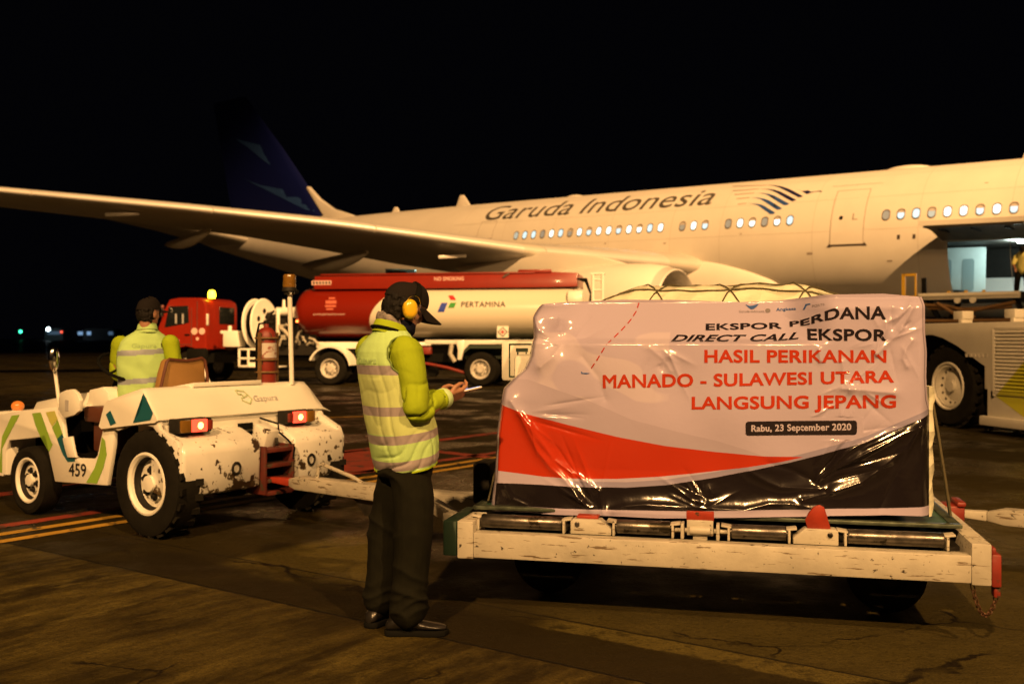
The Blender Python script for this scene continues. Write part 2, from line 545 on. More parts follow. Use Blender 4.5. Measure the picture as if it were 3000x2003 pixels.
prof = [(15, .06, -.75), (14.6, .7, -.7), (13.8, 1.35, -.55), (12.4, 2.0, -.32), (10.5, 2.5, -.12), (8.2, 2.76, 0), (6, 2.82, 0), (4.6, 2.82, 0), (1.9, 2.82, 0), (0, 2.82, 0), (-6, 2.82, 0),
        (-12, 2.82, 0), (-18, 2.82, 0), (-22, 2.80, .02), (-24.4, 2.76, .06), (-26.8, 2.66, .14), (-30, 2.42, .36), (-34, 2.0, .72), (-38, 1.55, 1.08), (-42, 1.05, 1.45), (-46, .5, 1.75), (-48, .15, 1.9)]
g = G(); bm = g.bm
rings = []
NA = 72
for s, r, z in prof:
    rings.append([bm.verts.new((s, -r * math.cos(2 * math.pi * i / NA), ZC + z + r * math.sin(2 * math.pi * i / NA))) for i in range(NA)])
for k in range(len(prof) - 1):
    fwd_door = prof[k][0] == 4.6
    aft_door = prof[k][0] == -24.4
    for i in range(NA):
        j = (i + 1) % NA
        deg = -(NA - i) * 5 + 2.5
        if fwd_door and -50 < deg < -5: continue
        if aft_door and -45 < deg < -15: continue
        bm.faces.new((rings[k][i], rings[k][j], rings[k + 1][j], rings[k + 1][i]))
bm.faces.new(rings[0]); bm.faces.new(rings[-1])
g.build("fuselage", mt['aircraft'], plane)

# wing-to-body fairing
g = G(); rr = []
for i in range(31):
    u = i / 30; s = -3.5 - 20.0 * u
    k = max(.02, 1 - abs(2 * u - 1) ** 3.2) ** .5
    kt = min(1, .12 + 1.0 * (1 - (1 - min(1, u * 3.4)) ** 2)) * min(1, (1 - u) * 4 + .05)
    rr.append([(s, -3.17 * (k ** .5 if k > .05 else .2) * math.copysign(abs(math.cos(a)) ** .6, math.cos(a)), ZC - 1.75 + (1.75 * kt if math.sin(a) > 0 else 1.45 * k) * math.copysign(abs(math.sin(a)) ** .75, math.sin(a))) for a in [2 * math.pi * j / 48 for j in range(48)]])
g.loft(rr).build("belly_fairing", mt['aircraft'], plane)

# the near wing
ST = [(2.2, -7.3, 11.0, 4.16, .125), (4.5, -8.5, 10.0, 4.25, .12), (9.37, -11.08, 7.7, 4.46, .112), (12.5, -13.0, 6.6, 4.80, .108), (15.83, -15.04, 5.6, 5.14, .105), (20, -17.6, 4.7, 5.42, .102), (25, -20.66, 3.6, 5.68, .10), (29.6, -23.5, 2.5, 5.98, .10)]


def section(p, le, ch, z, tc, n=18, inc=2.2):
    up_, lo = [], []
    for i in range(n + 1):
        x = .5 * (1 - math.cos(math.pi * i / n))
        yt = 5 * tc * (.2969 * math.sqrt(x) - .126 * x - .3516 * x * x + .2843 * x ** 3 - .1015 * x ** 4)
        c = .018 * math.sin(math.pi * x)
        dz = -x * ch * math.sin(R(inc))
        up_.append((le - x * ch, -p, z + (c + yt) * ch + dz)); lo.append((le - x * ch, -p, z + (c - yt) * ch + dz))
    return up_, lo


g = G(); rr = []
for st in ST:
    u_, l_ = section(*st)
    rr.append(u_ + l_[-2:0:-1])
g.loft(rr).build("wing", mt['wingm'], plane, angle=60)
cuts = [4.2, 9.0, 9.75, 14.6, 19.4, 24.2, 29.4]


def lerp_st(p):
    for a, b in zip(ST[:-1], ST[1:]):
        if a[0] <= p <= b[0]:
            f = (p - a[0]) / (b[0] - a[0]); return tuple(x + (y - x) * f for x, y in zip(a, b))


for a, b in ((4.2, 9.0), (9.78, 14.6), (14.64, 19.4), (19.44, 24.2), (24.24, 29.4)):
    g = G(); rr = []
    for k in range(7):
        st = lerp_st(a + (b - a) * k / 6)
        u_, l_ = section(*st, n=26)
        o = [(x + .035, y, z) for x, y, z in u_[7:0:-1] + l_[:5]]
        i_ = [(x - .10, y, z) for x, y, z in (l_[4], u_[7])]
        rr.append(o + i_)
    g.loft(rr).build("slat", mt['leading'], plane, angle=50)
# flap track fairings, flaps and small plates under the wing
for p, L_, w in ((6.6, 5.2, .34), (13.2, 3.9, .24), (18.4, 3.0, .18)):
    st = lerp_st(p); g = G(); rr = []
    for i in range(15):
        u = i / 14; k = math.sin(math.pi * min(.98, u * .95 + .03)) ** .6
        x = st[1] - st[2] * .45 - L_ * u
        zc = st[3] - st[2] * .085 - .16 * math.sin(math.pi * u) - u * .42
        rr.append([(x, -p + w * k * math.cos(a), zc + w * 1.25 * k * math.sin(a)) for a in [2 * math.pi * j / 16 for j in range(16)]])
    g.loft(rr).build("flap_fairing", mt['wingm'], plane)
for p in (11.6, 21.5):
    st = lerp_st(p); g = G()
    g.box((st[1] - .9, -p, st[3] - st[2] * .075), (.10, 1.1, .12), (R(5), 0, R(-31)))
    g.build("landing_light", mt['leading'], plane, bev=.02)

# engine
g = G(); c = (-4.9, -9.37, 2.33); ax = (-1, 0, 0)
g.lathe([(1.33, .16), (1.44, .45), (1.53, 1.1), (1.56, 2.2), (1.50, 3.4), (1.36, 4.6), (1.14, 5.6), (.98, 6.2), (.96, 6.2), (1.0, 4.8), (1.1, 2.4)], c, ax, 56)
eng = g.build("engine", mt['aircraft'], plane)
G().lathe([(1.22, .55), (1.20, .20), (1.23, .06), (1.28, 0), (1.33, .04), (1.36, .20), (1.40, .34)], c, ax, 56).build("inlet_lip", mt['leading'], eng)
G().lathe([(1.22, .50), (1.23, 1.0), (1.23, 1.5)], c, ax, 48).build("inlet_duct", mt['wingm'], eng)
g = G()
for i in range(26):
    a = 2 * math.pi * i / 26
    for r0, r1 in ((.32, 1.2),):
        pts = []
        for rr_, w_ in ((r0, .05), (r1, .13)):
            for s_ in (-1, 1):
                aa = a + s_ * w_ / rr_ * .9
                pts.append((-4.9 - 1.25 - s_ * .08, -9.37 + rr_ * math.cos(aa), 2.33 + rr_ * math.sin(aa)))
        vs = [g.bm.verts.new(q) for q in (pts[0], pts[1], pts[3], pts[2])]
        g.bm.faces.new(vs)
g.lathe([(.02, .75), (.16, .9), (.27, 1.1), (.33, 1.3)], c, ax, 24)
g.lathe([(1.23, 1.48), (.2, 1.5)], c, ax, 32)
g.build("fan", mt['darksteel'], eng, flat=True)
g = G()
for s in (-1,):
    prof_p = [(-6.6, 3.78), (-8.2, 4.20), (-10.7, 4.42), (-11.2, 4.25), (-15.2, 3.95), (-14.6, 3.55), (-11.6, 3.3), (-8.5, 3.55)]
    g.prism(prof_p, lambda a, b, t: (a, -9.37 + t, b), -.22, .22)
g.build("pylon", mt['aircraft'], plane, bev=.08)

# fin with dorsal fillet and feather shapes
g = G(); rr = []
for h, le, te, th in ((1.9, -34.0, -44.4, .42), (2.9, -34.9, -44.2, .40), (4.73, -36.45, -44.9, .36), (7.4, -39.1, -45.7, .28), (11.2, -43.2, -46.9, .16)):
    rr.append([(le + (te - le) * x, sg * th * y, ZC + h) for x, y, sg in ((0, 0, 1), (.02, .35, 1), (.08, .7, 1), (.25, 1, 1), (.6, .8, 1), (1, .05, 1), (1, .05, -1), (.6, .8, -1), (.25, 1, -1), (.08, .7, -1), (.02, .35, -1))])
fin = g.loft(rr).build("tail_fin", mt['finblue'], plane, angle=50)
g = G()
g.prism([(-36.5, 4.85), (-35.46, 4.03), (-34.07, 3.30), (-32.4, 2.86), (-31.9, 2.55), (-36.6, 2.4), (-37.0, 2.9), (-34.95, 2.95), (-36.62, 4.7)], lambda a, b, t: (a, t, ZC + b), -.16, .16)
g.build("dorsal_fillet", mt['aircraft'], fin, bev=.05)
feathers = [[(-44.15, 8.56), (-41.45, 7.88), (-39.42, 7.40), (-38.7, 6.67), (-37.82, 5.67), (-38.86, 5.88), (-40.73, 6.76), (-42.5, 7.77)],
            [(-42.99, 5.79), (-41.04, 5.22), (-38.67, 4.78), (-36.62, 4.37), (-35.3, 3.19), (-36.38, 3.37), (-38.32, 4.1), (-40.69, 4.98)]]


def fin_map(x, y):
    le = -34.9 + (y - 2.9) * (-43.2 + 34.9) / 8.3; te = -44.2 + (y - 2.9) * (-2.7) / 8.3
    th = .40 - .24 * (y - 2.9) / 8.3
    u = min(1, max(0, (x - le) / (te - le)))
    k = np.interp(u, [0, .02, .08, .25, .6, 1], [0, .35, .7, 1, .8, .05])
    return (x, -(th * k + .02), ZC + y)


flat_to(poly_bm(feathers), fin_map, "feather_emblem", mt['finlight'], fin, step=.4)
# the near tailplane
g = G(); rr = []
for p, le, ch, z in ((.6, -40.8, 5.6, 6.6), (4, -43.0, 4.0, 7.3), (9.4, -46.6, 2.2, 8.3)):
    u_, l_ = section(p, le, ch, z, .10, 10, 0); rr.append(u_ + l_[-2:0:-1])
g.loft(rr).build("tailplane", mt['wingm'], plane, angle=60)

# windows: a frame and a lit pane each
lit = [M("lit_cabin_window", (.3, .35, .35), .2, emit=c_, es=e_) for c_, e_ in (((.80, 1.0, .90), 1.7), ((.50, .85, .95), 1.0), ((.42, .60, .60), .55), ((.22, .30, .38), .26))]
mt['winframe'] = M("window_rim", (.16, .14, .12), .4)


def rounded(w, h, n=5, r=.10):
    out = []
    for cx, cy, a0 in ((w / 2 - r, h / 2 - r, 0), (-w / 2 + r, h / 2 - r, 90), (-w / 2 + r, -h / 2 + r, 180), (w / 2 - r, -h / 2 + r, 270)):
        for k in range(n + 1):
            a = R(a0 + 90 * k / n); out.append((cx + r * math.cos(a), cy + r * math.sin(a)))
    return out


ARC = R(16.6) * 2.82
outer, inner = rounded(.30, .44, r=.14), rounded(.235, .345, r=.115)
g = G()
A = [g.bm.verts.new(FA(a, ARC + b, 2.823)) for a, b in outer]; B = [g.bm.verts.new(FA(a, ARC + b, 2.838)) for a, b in inner]
C_ = [g.bm.verts.new(FA(a, ARC + b, 2.827)) for a, b in inner]
n_ = len(A)
for i in range(n_):
    j = (i + 1) % n_
    g.bm.faces.new((A[i], A[j], B[j], B[i])); g.bm.faces.new((B[i], B[j], C_[j], C_[i]))
win0 = g.build("window", mt['winframe'], plane)
pane_me = []
for mm in lit:
    bm = bmesh.new(); bm.faces.new([bm.verts.new(FA(a, ARC + b, 2.828)) for a, b in inner])
    me = bpy.data.meshes.new("pane"); bm.to_mesh(me); bm.free(); me.materials.append(mm); pane_me.append(me)
# blinds half down on some panes
bm = bmesh.new(); bm.faces.new([bm.verts.new(FA(a, ARC + b, 2.831)) for a, b in inner if b > .02] )
blind_me = bpy.data.meshes.new("blind"); bm.to_mesh(bm_me := blind_me); bm.free(); blind_me.materials.append(M("window_blind", (.55, .5, .45), .6))
ws = [-17.63 + .528 * i for i in range(16)] + [-8.66 + .53 * i for i in range(3)] + [-6.56 + .524 * i for i in range(6)] + [-.27 + .53 * i for i in range(15)]
seq = [2, 1, 1, 3, 0, 1, 3, 0, 1, 0, 0, 1, 0, 0, 1, 0, 3, 0, 1, 3, 0, 0, 3, 0, 1, 3, 1, 1, 2, 0, 0, 1, 0, 1, 0, 1, 2, 0, 1, 0]
for i, s in enumerate(ws):
    w = win0 if i == 0 else win0.copy()
    if i: COL.objects.link(w); w.parent = plane
    w.location.x = s
    pn = bpy.data.objects.new("pane", pane_me[seq[i % len(seq)]]); COL.objects.link(pn); pn.parent = w
    if i % 5 in (1, 3) and i > 4:
        bl = bpy.data.objects.new("blind", blind_me); COL.objects.link(bl); bl.parent = w


# doors, seams and small marks on the skin
def skin_poly(polys, name, mat, parent, r=2.826, step=.25):
    return flat_to(poly_bm(polys), lambda x, y: FA(x, y, r), name, mat, parent, step=step)


def seam_rect(s0, s1, a0, a1, w, name, mat, parent, lean=0.0):
    q = []
    for x in (s0, s1):
        q.append([(x - w, a0), (x + w, a0), (x + w + lean, a1), (x - w + lean, a1)])
    for y in (a0, a1):
        q.append([(s0, y - w), (s1, y - w), (s1, y + w), (s0, y + w)])
    return skin_poly(q, name, mat, parent)


door = skin_poly([[(-2.28, -.24), (-1.06, -.24), (-1.10, 2.04), (-2.26, 2.04)]], "passenger_door", mt['aircraft'], plane, r=2.824)
seam_rect(-2.30, -1.05, -.26, 2.05, .012, "door_seam", mt['seam'], door)
skin_poly([[(-2.42, -.30), (-2.25, -.30), (-2.32, -.16)], [(-1.09, -.28), (-.90, -.28), (-1.0, -.14)], [(-2.3, -.27), (-1.0, -.27), (-1.0, -.20), (-2.3, -.20)]], "door_sill", mt['seamdark'], door, r=2.829)
bm = poly_bm([[(-1.93 + .075 * math.cos(a), .80 + .085 * math.sin(a)) for a in [2 * math.pi * k / 14 for k in range(14)]]])
flat_to(bm, lambda x, y: FA(x, y, 2.829), "door_window", mt['glass'], door)
skin_poly([[(-1.5, .70), (-1.45, .70), (-1.45, .95), (-1.5, .95)], [(-1.45, .70), (-1.3, .70), (-1.3, .73), (-1.45, .73)]], "door_handle", mt['seam'], door, r=2.829)
seam_rect(-20.15, -19.15, .75, 1.72, .010, "emergency_exit", mt['seam'], plane)
for a in (.23, .77): skin_poly([[(a - .05, -.10), (a + .05, -.10), (a + .05, .06), (a - .05, .06)]], "static_port", mt['seamdark'], plane)
skin_poly([[(3.95, .28), (4.4, .28), (4.4, .48), (3.95, .48)]], "warning_flag", mt['redworn'], plane, r=2.86)
skin_poly([[(-2.6, 2.35), (-.7, 2.35), (-.7, 2.365), (-2.6, 2.365)]], "rain_gutter", mt['seam'], plane)

# skin joints: hoops and long seams
mt['joint'] = M("skin_joint", (.60, .55, .47), .5)
hoops = [[(s_ - .008, -2.2), (s_ + .008, -2.2), (s_ + .008, 4.2), (s_ - .008, 4.2)] for s_ in (3.9, .9, -3.0, -6.9, -9.2, -12.3, -15.5, -18.5, -21.4)]
skin_poly(hoops, "hoop_joint", mt['joint'], plane, r=2.8225)
skin_poly([[(-22, a_ - .006), (4.5, a_ - .006), (4.5, a_ + .006), (-22, a_ + .006)] for a_ in (2.95, 1.62, .30)], "long_joint", mt['joint'], plane, r=2.8222, step=.8)
skin_poly([[(x_, y_), (x_ + w_, y_), (x_ + w_, y_ + h_), (x_, y_ + h_)] for x_, y_, w_, h_ in ((1.35, .42, .16, .05), (-3.2, -.55, .22, .09), (-6.0, .35, .10, .04), (-9.5, .1, .14, .05), (2.9, 1.9, .12, .04), (-.2, -.9, .18, .06), (-12.5, .2, .1, .05))], "small_placard", mt['seam'], plane, r=2.823)

# the airline's name, the bird emblem
a0 = R(36.8) * 2.82
bm = text_bm("Garuda", bold=.004, shear=.22, space=1.02)
flat_to(bm, lambda x, y: FA(-20.15 + 5.25 * x, a0 + 1.12 * y), "name_lettering", mt['letter'], plane, step=.07)
bm = text_bm("Indonesia", bold=.004, shear=.22, space=1.02)
flat_to(bm, lambda x, y: FA(-14.33 + 6.72 * x, a0 + 1.12 * y), "name_lettering", mt['letter'], plane, step=.07)
dark = [[(-5.56, 2.91), (-5.19, 2.83), (-4.81, 2.68), (-4.46, 2.47), (-4.08, 2.2), (-3.65, 1.9), (-3.72, 1.86), (-3.83, 1.86), (-4.14, 2.07), (-4.57, 2.37), (-4.92, 2.63), (-5.21, 2.79)], [(-5.74, 2.62), (-5.42, 2.57), (-5.05, 2.46), (-4.72, 2.29), (-4.3, 2.01), (-3.88, 1.73), (-3.96, 1.68), (-4.06, 1.68), (-4.39, 1.89), (-4.79, 2.18), (-5.11, 2.4), (-5.41, 2.54)], [(-4.06, 2.38), (-3.82, 2.22), (-3.52, 2.23), (-3.41, 2.12), (-3.19, 2.14), (-3.09, 2.15), (-2.99, 2.14), (-2.94, 2.05), (-3.08, 2.11), (-3.27, 2.1), (-3.43, 2.05), (-3.52, 2.0), (-3.74, 2.17), (-3.97, 2.31)]]
pale = [[(-5.86, 2.33), (-5.5, 2.28), (-5.19, 2.2), (-4.93, 2.08), (-4.56, 1.84), (-4.12, 1.56), (-4.19, 1.5), (-4.32, 1.5), (-4.6, 1.68), (-4.98, 1.96), (-5.27, 2.17), (-5.53, 2.27)], [(-5.95, 2.05), (-5.59, 2.01), (-5.28, 1.92), (-5.02, 1.8), (-4.73, 1.6), (-4.37, 1.36), (-4.44, 1.31), (-4.58, 1.32), (-4.85, 1.5), (-5.17, 1.73), (-5.45, 1.92), (-5.71, 2.01)], [(-5.98, 1.74), (-5.61, 1.69), (-5.36, 1.63), (-5.13, 1.52), (-4.89, 1.36), (-4.61, 1.18), (-4.69, 1.12), (-4.83, 1.14), (-5.08, 1.32), (-5.38, 1.54), (-5.58, 1.65), (-5.76, 1.7)]]
lines = [[(-7.17, 3.15), (-5.57, 2.93), (-5.55, 2.88), (-7.12, 3.05)], [(-6.94, 2.66), (-5.75, 2.63), (-5.74, 2.59), (-6.91, 2.59)], [(-6.74, 2.35), (-5.87, 2.35), (-5.85, 2.31), (-6.71, 2.29)], [(-6.53, 2.06), (-5.96, 2.07), (-5.94, 2.03), (-6.51, 2.01)], [(-6.36, 1.74), (-5.98, 1.75), (-5.97, 1.72), (-6.35, 1.69)]]
em = skin_poly(dark, "bird_emblem", mt['navy'], plane)
skin_poly(pale, "feather_stripes", mt['blue'], em)
skin_poly(lines, "feather_lines", mt['seam'], em)

# aerials and the low dome on the crown
g = G(); g.prism([(-23.0, 2.78), (-23.55, 3.42), (-23.8, 3.42), (-24.1, 2.74)], lambda a, b, t: (a, t, ZC + b), -.05, .05); g.build("aerial", mt['aircraft'], plane, bev=.02)
g = G(); g.prism([(-28.3, 2.6), (-28.65, 3.1), (-28.85, 3.1), (-29.2, 2.5)], lambda a, b, t: (a, t, ZC + b), -.05, .05); g.build("aerial", mt['aircraft'], plane, bev=.02)
g = G(); g.prism([(4.9, 2.78), (4.05, 3.45), (3.75, 3.45), (3.55, 2.78)], lambda a, b, t: (a, t, ZC + b), -.06, .06); g.build("aerial", mt['aircraft'], plane, bev=.02)
g = G(); g.ball((-.4, 0, ZC + 2.80), (.85, .4, .16), 20, 10); g.build("crown_dome", mt['aircraft'], plane)
g = G(); g.ball((-16.2, 0, ZC + 2.80), (.5, .3, .12), 16, 8); g.build("crown_dome", mt['aircraft'], plane)

# forward cargo hold, open, with its door swung up
mt['lining'] = M("pale_hold_lining", (.46, .56, .54), .5, var=.08)
mt['holdlamp'] = M("lit_hold_lamp", (.8, .9, .8), .3, emit=(.95, 1.0, .80), es=26)
mt['doorin'] = M("hold_door_lining", (.20, .17, .12), .6, var=.3, vs=3)
g = G()
z0, z1 = ZC - 2.24, ZC - .16
g.box((2.6, .35, z0 - .03), (7.6, 4.4, .06)); g.box((2.6, .35, z1 + .04), (7.6, 4.4, .06))
g.box((-1.2, .35, (z0 + z1) / 2), (.06, 4.4, 2.1)); g.box((6.4, .35, (z0 + z1) / 2), (.06, 4.4, 2.1)); g.box((2.6, 2.55, (z0 + z1) / 2), (7.6, .06, 2.1))
hold = g.build("cargo_hold", mt['darksteel'], plane)
g = G(); g.box((1.25, .32, ZC - 1.15), (2.2, .05, 1.85)); lin = g.build("lining_panel", mt['lining'], hold, bev=.02)
g = G()
for x in (.95, 1.75):
    rr_ = rounded(.42, 1.2, r=.1)
    g.prism([(x + a, ZC - 1.25 + b) for a, b in rr_], lambda a, b, t: (a, t, b), .28, .292)
g.build("wall_recess", M("pale_lining_recess", (.22, .30, .30), .5), lin)
g = G(); g.box((4.15, -.9, z1 - .03), (.9, .35, .05)); hl = g.build("hold_lamp", mt['holdlamp'], hold, bev=.01)
bd = bpy.data.lights.new("hold_lamp_light", 'POINT'); bd.energy = 260; bd.color = (.80, 1.0, .95); bd.shadow_soft_size = .2
bl_ = bpy.data.objects.new("hold_lamp_light", bd); COL.objects.link(bl_); bl_.parent = hl; bl_.location = (3.6, -.9, z1 - .25)
for c_, s_ in (((5.4, .4, z0 + .55), (1.5, 2.2, 1.1)), ((1.0, -.35, z0 + .20), (1.6, 1.0, .40))): G().box(c_, s_).build("hold_load", mt['darksteel'], hold, bev=.03)
g = G(); rr = []
for k in range(9):
    u = k / 8
    y = -2.78 - 2.10 * u; z = ZC - .22 + .32 * math.sin(u * 1.9) * .9
    rr.append([(1.72, y, z), (4.75, y, z), (4.75, y, z + .07), (1.72, y, z + .07)])
cd = g.loft(rr).build("cargo_door", mt['doorin'], plane, angle=40)
g = G(); rr = []
for k in range(9):
    u = k / 8
    y = -2.80 - 2.12 * u; z = ZC - .12 + .32 * math.sin(u * 1.9) * .9
    rr.append([(1.60, y, z), (4.85, y, z), (4.85, y, z + .07), (1.60, y, z + .07)])
g.loft(rr); g.box((3.22, -4.93, ZC + .205), (3.25, .05, .16)); g.build("door_skin", mt['aircraft'], cd, angle=40)
g = G()
for x in (2.2, 3.2, 4.2): g.box((x, -3.8, ZC + .0), (.06, 1.9, .05))
g.build("door_rib", mt['darksteel'], cd)

# aft hold opening, faintly lit
g = G()
g.box((-25.6, -.6, ZC - 1.0), (3.2, .05, 2.0)); g.box((-25.6, -1.5, ZC - 1.95), (3.2, 1.9, .05)); g.box((-25.6, -1.5, ZC - .55), (3.2, 1.9, .05))
ah = g.build("aft_hold", mt['lining'], plane)
g = G(); g.box((-25.2, -1.3, ZC - .62), (.9, .3, .04)); g.build("hold_lamp", M("dim_hold_lamp", (.8, .9, .8), .3, emit=(.55, 1.0, .9), es=9), ah)

# landing gear
for nm, x, y, n2 in (("main_gear", -15.6, -5.0, 2), ("nose_gear", 9.6, 0, 1)):
    g = G(); g.cyl((x, y, .7), (x, y, 3.6), .16, .2, 14)
    if n2 == 2: g.cyl((x - .9, y, .7), (x + .9, y, .7), .12, n=12)
    gr = g.build(nm, mt['chrome'] if n2 == 1 else mt['wingm'], plane)
    zt = .0
    for dx in ((-.9, .9) if n2 == 2 else (0,)):
        for dy in (-.55, .55):
            zz = .68 + (-(x + dx)) * -.0231
            G().lathe([(.28, -.2), (.6, -.22), (.68, -.1), (.68, .1), (.6, .22), (.28, .2)], (x + dx, y + dy, zz), (0, 1, 0), 24).build("wheel", mt['rubber'], gr)


# ------------------------------------------------------------------ the cargo dolly: x along its front, y away from the camera
mt['tip'] = M("red_tow_eye", (.30, .03, .012), .45, var=.3, vs=10, chip=(RUST, 16, .64))


def make_dolly(loc, rz, label):
    t = empty("cargo_dolly", loc, (0, 0, rz), label, "dolly", "cargo dollies in the train")
    W, D = 2.52, 2.30
    for y, s_ in ((.04, 1), (D - .04, -1)):
        g = G(); g.box((W / 2, y, .368), (W - .17, .08, .127)); sbm = g.build("side_beam", mt['worn'], t, bev=.006)
        G().box((W / 2, y + s_ * .065, .415), (W - .17, .05, .012)).build("beam_ledge", mt['worn'], sbm)
    for x in (.0425, W - .0425):
        g = G(); g.box((x, D / 2, .392), (.085, D, .19)); g.build("end_beam", mt['worn'], t, bev=.006)
    g = G(); g.box((-.04, .22, .397), (.072, .44, .18)); g.build("end_bumper", mt['green'], t, bev=.008)
    g = G()
    for x in (.55, 1.26, 1.97): g.box((x, D / 2, .35), (.09, D - .17, .10))
    for y in (.5, 1.15, 1.8): g.box((W / 2, y, .345), (W - .17, .08, .08))
    g.build("cross_member", mt['darksteel'], t)
    g = G(); g.box((W / 2, D / 2, .425), (W - .2, D - .36, .02)); g.build("deck_plate", mt['darksteel'], t)  # dark plate drawn forward to keep floodlight off the wheels below
    for a, b in ((.101, .523), (.803, 1.07), (1.367, 1.626), (1.91, 2.338)):
        for y in (.125, D - .125):
            g = G(); n = 24
            g.lathe([(.012, a - .02), (.012, a), (.033, a), (.0355, a + .006), (.0355, b - .006), (.033, b), (.012, b), (.012, b + .02)], (0, y, .4725), (1, 0, 0), n, cap=True)
            ro = g.build("roller", mt['steel'], t)
            sgn = -1 if y < 1 else 1
            for x in (a - .013, b + .013):
                g = G()
                g.box((x, y, .462), (.012, .085, .062))
                g.box((x + (-.012 if x < (a + b) / 2 else .012), y + .01, .497), (.05, .075, .010), (0, R(8 if x < (a + b) / 2 else -8), 0))
                g.build("roller_bracket", mt['worn'], ro, bev=.003)
    for a, b, flip in ((.572, .778, 1), (1.657, 1.865, -1)):
        pts = [(a, .432), (b, .432), (b, .462), (b - .055, .507), (a + .012, .507), (a, .495)] if flip > 0 else [(a, .432), (b, .432), (b, .495), (b - .012, .507), (a + .055, .507), (a, .462)]
        g = G(); g.prism(pts, lambda u, v, y: (u, y, v), .082, .16)
        pb = g.build("stop_housing", mt['worn'], t, bev=.004)
        xb = a + .035 if flip > 0 else b - .038
        G().cyl((xb, .074, .482), (xb, .084, .482), .013, n=14).build("pivot_bolt", mt['steel'], pb, bev=.003)
    # raised red stop, leaf shaped
    leaf = [(1.725, .502), (1.712, .545), (1.728, .580), (1.752, .612), (1.778, .622), (1.800, .612), (1.812, .575), (1.832, .505)]
    g = G(); g.prism(leaf, lambda u, v, y: (u, y + (v - .50) * -.15, v), .10, .125); g.build("raised_stop", mt['tip'], t, bev=.004)
    g = G(); g.box((.655, .14, .514), (.11, .07, .014)); g.build("folded_stop", mt['tip'], t, bev=.003)
    # middle locking stop
    for x in (1.13, 1.302): G().box((x, .125, .468), (.016, .085, .075)).build("lock_cheek", mt['worn'], t, bev=.003)
    g = G()
    g.box((1.216, .105, .487), (.128, .03, .075)); g.cyl((1.165, .095, .475), (1.267, .095, .475), .022, n=16); g.box((1.216, .11, .44), (.07, .02, .03))
    g.cyl((1.09, .125, .468), (1.35, .125, .468), .012)
    lk = g.build("lock_block", mt['worn'], t, bev=.004)
    g = G(); g.box((1.216, .112, .543), (.134, .024, .046), (R(8), 0, 0)); g.build("lock_tongue", mt['tip'], lk, bev=.004)
    # wheels
    for x in (.364, 2.146):
        for y in (.60, 1.78):
            g = G(); g.lathe([(.11, -.055), (.17, -.06), (.195, -.04), (.20, 0), (.195, .04), (.17, .06), (.11, .055)], (x, y, .20), (0, 1, 0), 36)
            w = g.build("wheel", mt['rubber'], t)
            g = G(); g.lathe([(.02, -.035), (.06, -.045), (.085, -.02), (.105, -.055), (.112, -.05), (.11, .0), (.11, .05)], (x, y, .20), (0, 1, 0), 30)
            g.build("rim", mt['darksteel'], w)
            g = G()
            g.box((x, y, .40), (.16, .18, .02)); g.box((x, y - .075, .305), (.05, .01, .2)); g.box((x, y + .075, .305), (.05, .01, .2))
            g.build("castor_fork", mt['darksteel'], w)
    # hitch on the far end, red
    g = G(); g.box((W + .055, 1.20, .43), (.11, .17, .10)); g.box((W + .09, 1.20, .49), (.05, .20, .03)); g.build("hitch", mt['redworn'], t, bev=.012)
    g = G(); g.box((W + .01, 1.86, .53), (.06, .12, .05)); g.build("corner_stop", mt['redworn'], t, bev=.01)
    g = G(); g.box((W + .022, .055, .365), (.042, .10, .15)); g.box((W + .028, .05, .275), (.03, .06, .07)); g.box((W + .012, .06, .452), (.02, .10, .035)); g.build("chain_bracket", mt['redworn'], t, bev=.008)
    # hanging chain
    pa, pb_ = Vector((W - .075, .04, .292)), Vector((W + .03, .05, .245))
    g = G(); N = 17
    P_ = [pa.lerp(pb_, i / N) + Vector((0, 0, -.115 * math.sin(math.pi * i / N) ** .8)) for i in range(N + 1)]
    for i in range(N):
        a, b = P_[i], P_[i + 1]; c = (a + b) / 2; d = (b - a).normalized(); L_ = (b - a).length * .72
        s = d.orthogonal().normalized() if i % 2 else d.cross(d.orthogonal()).normalized()
        ring = [c + d * L_ * math.cos(q) + s * .0075 * math.sin(q) * 1.3 for q in [2 * math.pi * k / 12 for k in range(12)]]
        g.tube(ring, .0028, 6, closed=True)
    g.build("chain", M("rusty_chain", (.10, .045, .02), .6, metal=.4, var=.5, vs=40), t)
    # drawbar with handle, tow eye and prop
    db = empty("drawbar", (-.02, 1.12, .36), (0, 0, R(-24.0)))
    db.parent = t
    g = G()
    g.loft([[(-2.0, -.03, -.035), (-2.0, .03, -.035), (-2.0, .03, .02), (-2.0, -.03, .02)], [(-1.9, -.055, -.05), (-1.9, .055, -.05), (-1.9, .055, .045), (-1.9, -.055, .045)], [(-.55, -.075, -.05), (-.55, .075, -.05), (-.55, .075, .06), (-.55, -.075, .06)], [(-.05, -.09, -.05), (-.05, .09, -.05), (-.05, .09, .06), (-.05, -.09, .06)]])
    g.build("bar", mt['worn'], db, bev=.008)
    for s in (-1, 1):
        g = G(); g.loft([[(-.62, s * .05 + k, z) for k, z in ((-.035, -.04), (.035, -.04), (.035, .045), (-.035, .045))], [(-.0, s * .46 + k, z) for k, z in ((-.035, -.04), (.035, -.04), (.035, .045), (-.035, .045))]])
        g.build("brace", mt['worn'], db, bev=.006)
    g = G(); g.box((-.02, 0, 0), (.07, 1.05, .09)); g.build("pivot_bar", mt['worn'], db, bev=.008)
    g = G(); g.loft([[(-2.26, -.035, -.02), (-2.26, .035, -.02), (-2.26, .035, .012), (-2.26, -.035, .012)], [(-2.0, -.034, -.036), (-2.0, .034, -.036), (-2.0, .034, .022), (-2.0, -.034, .022)]]); g.build("tow_eye", mt['tip'], db, bev=.008)
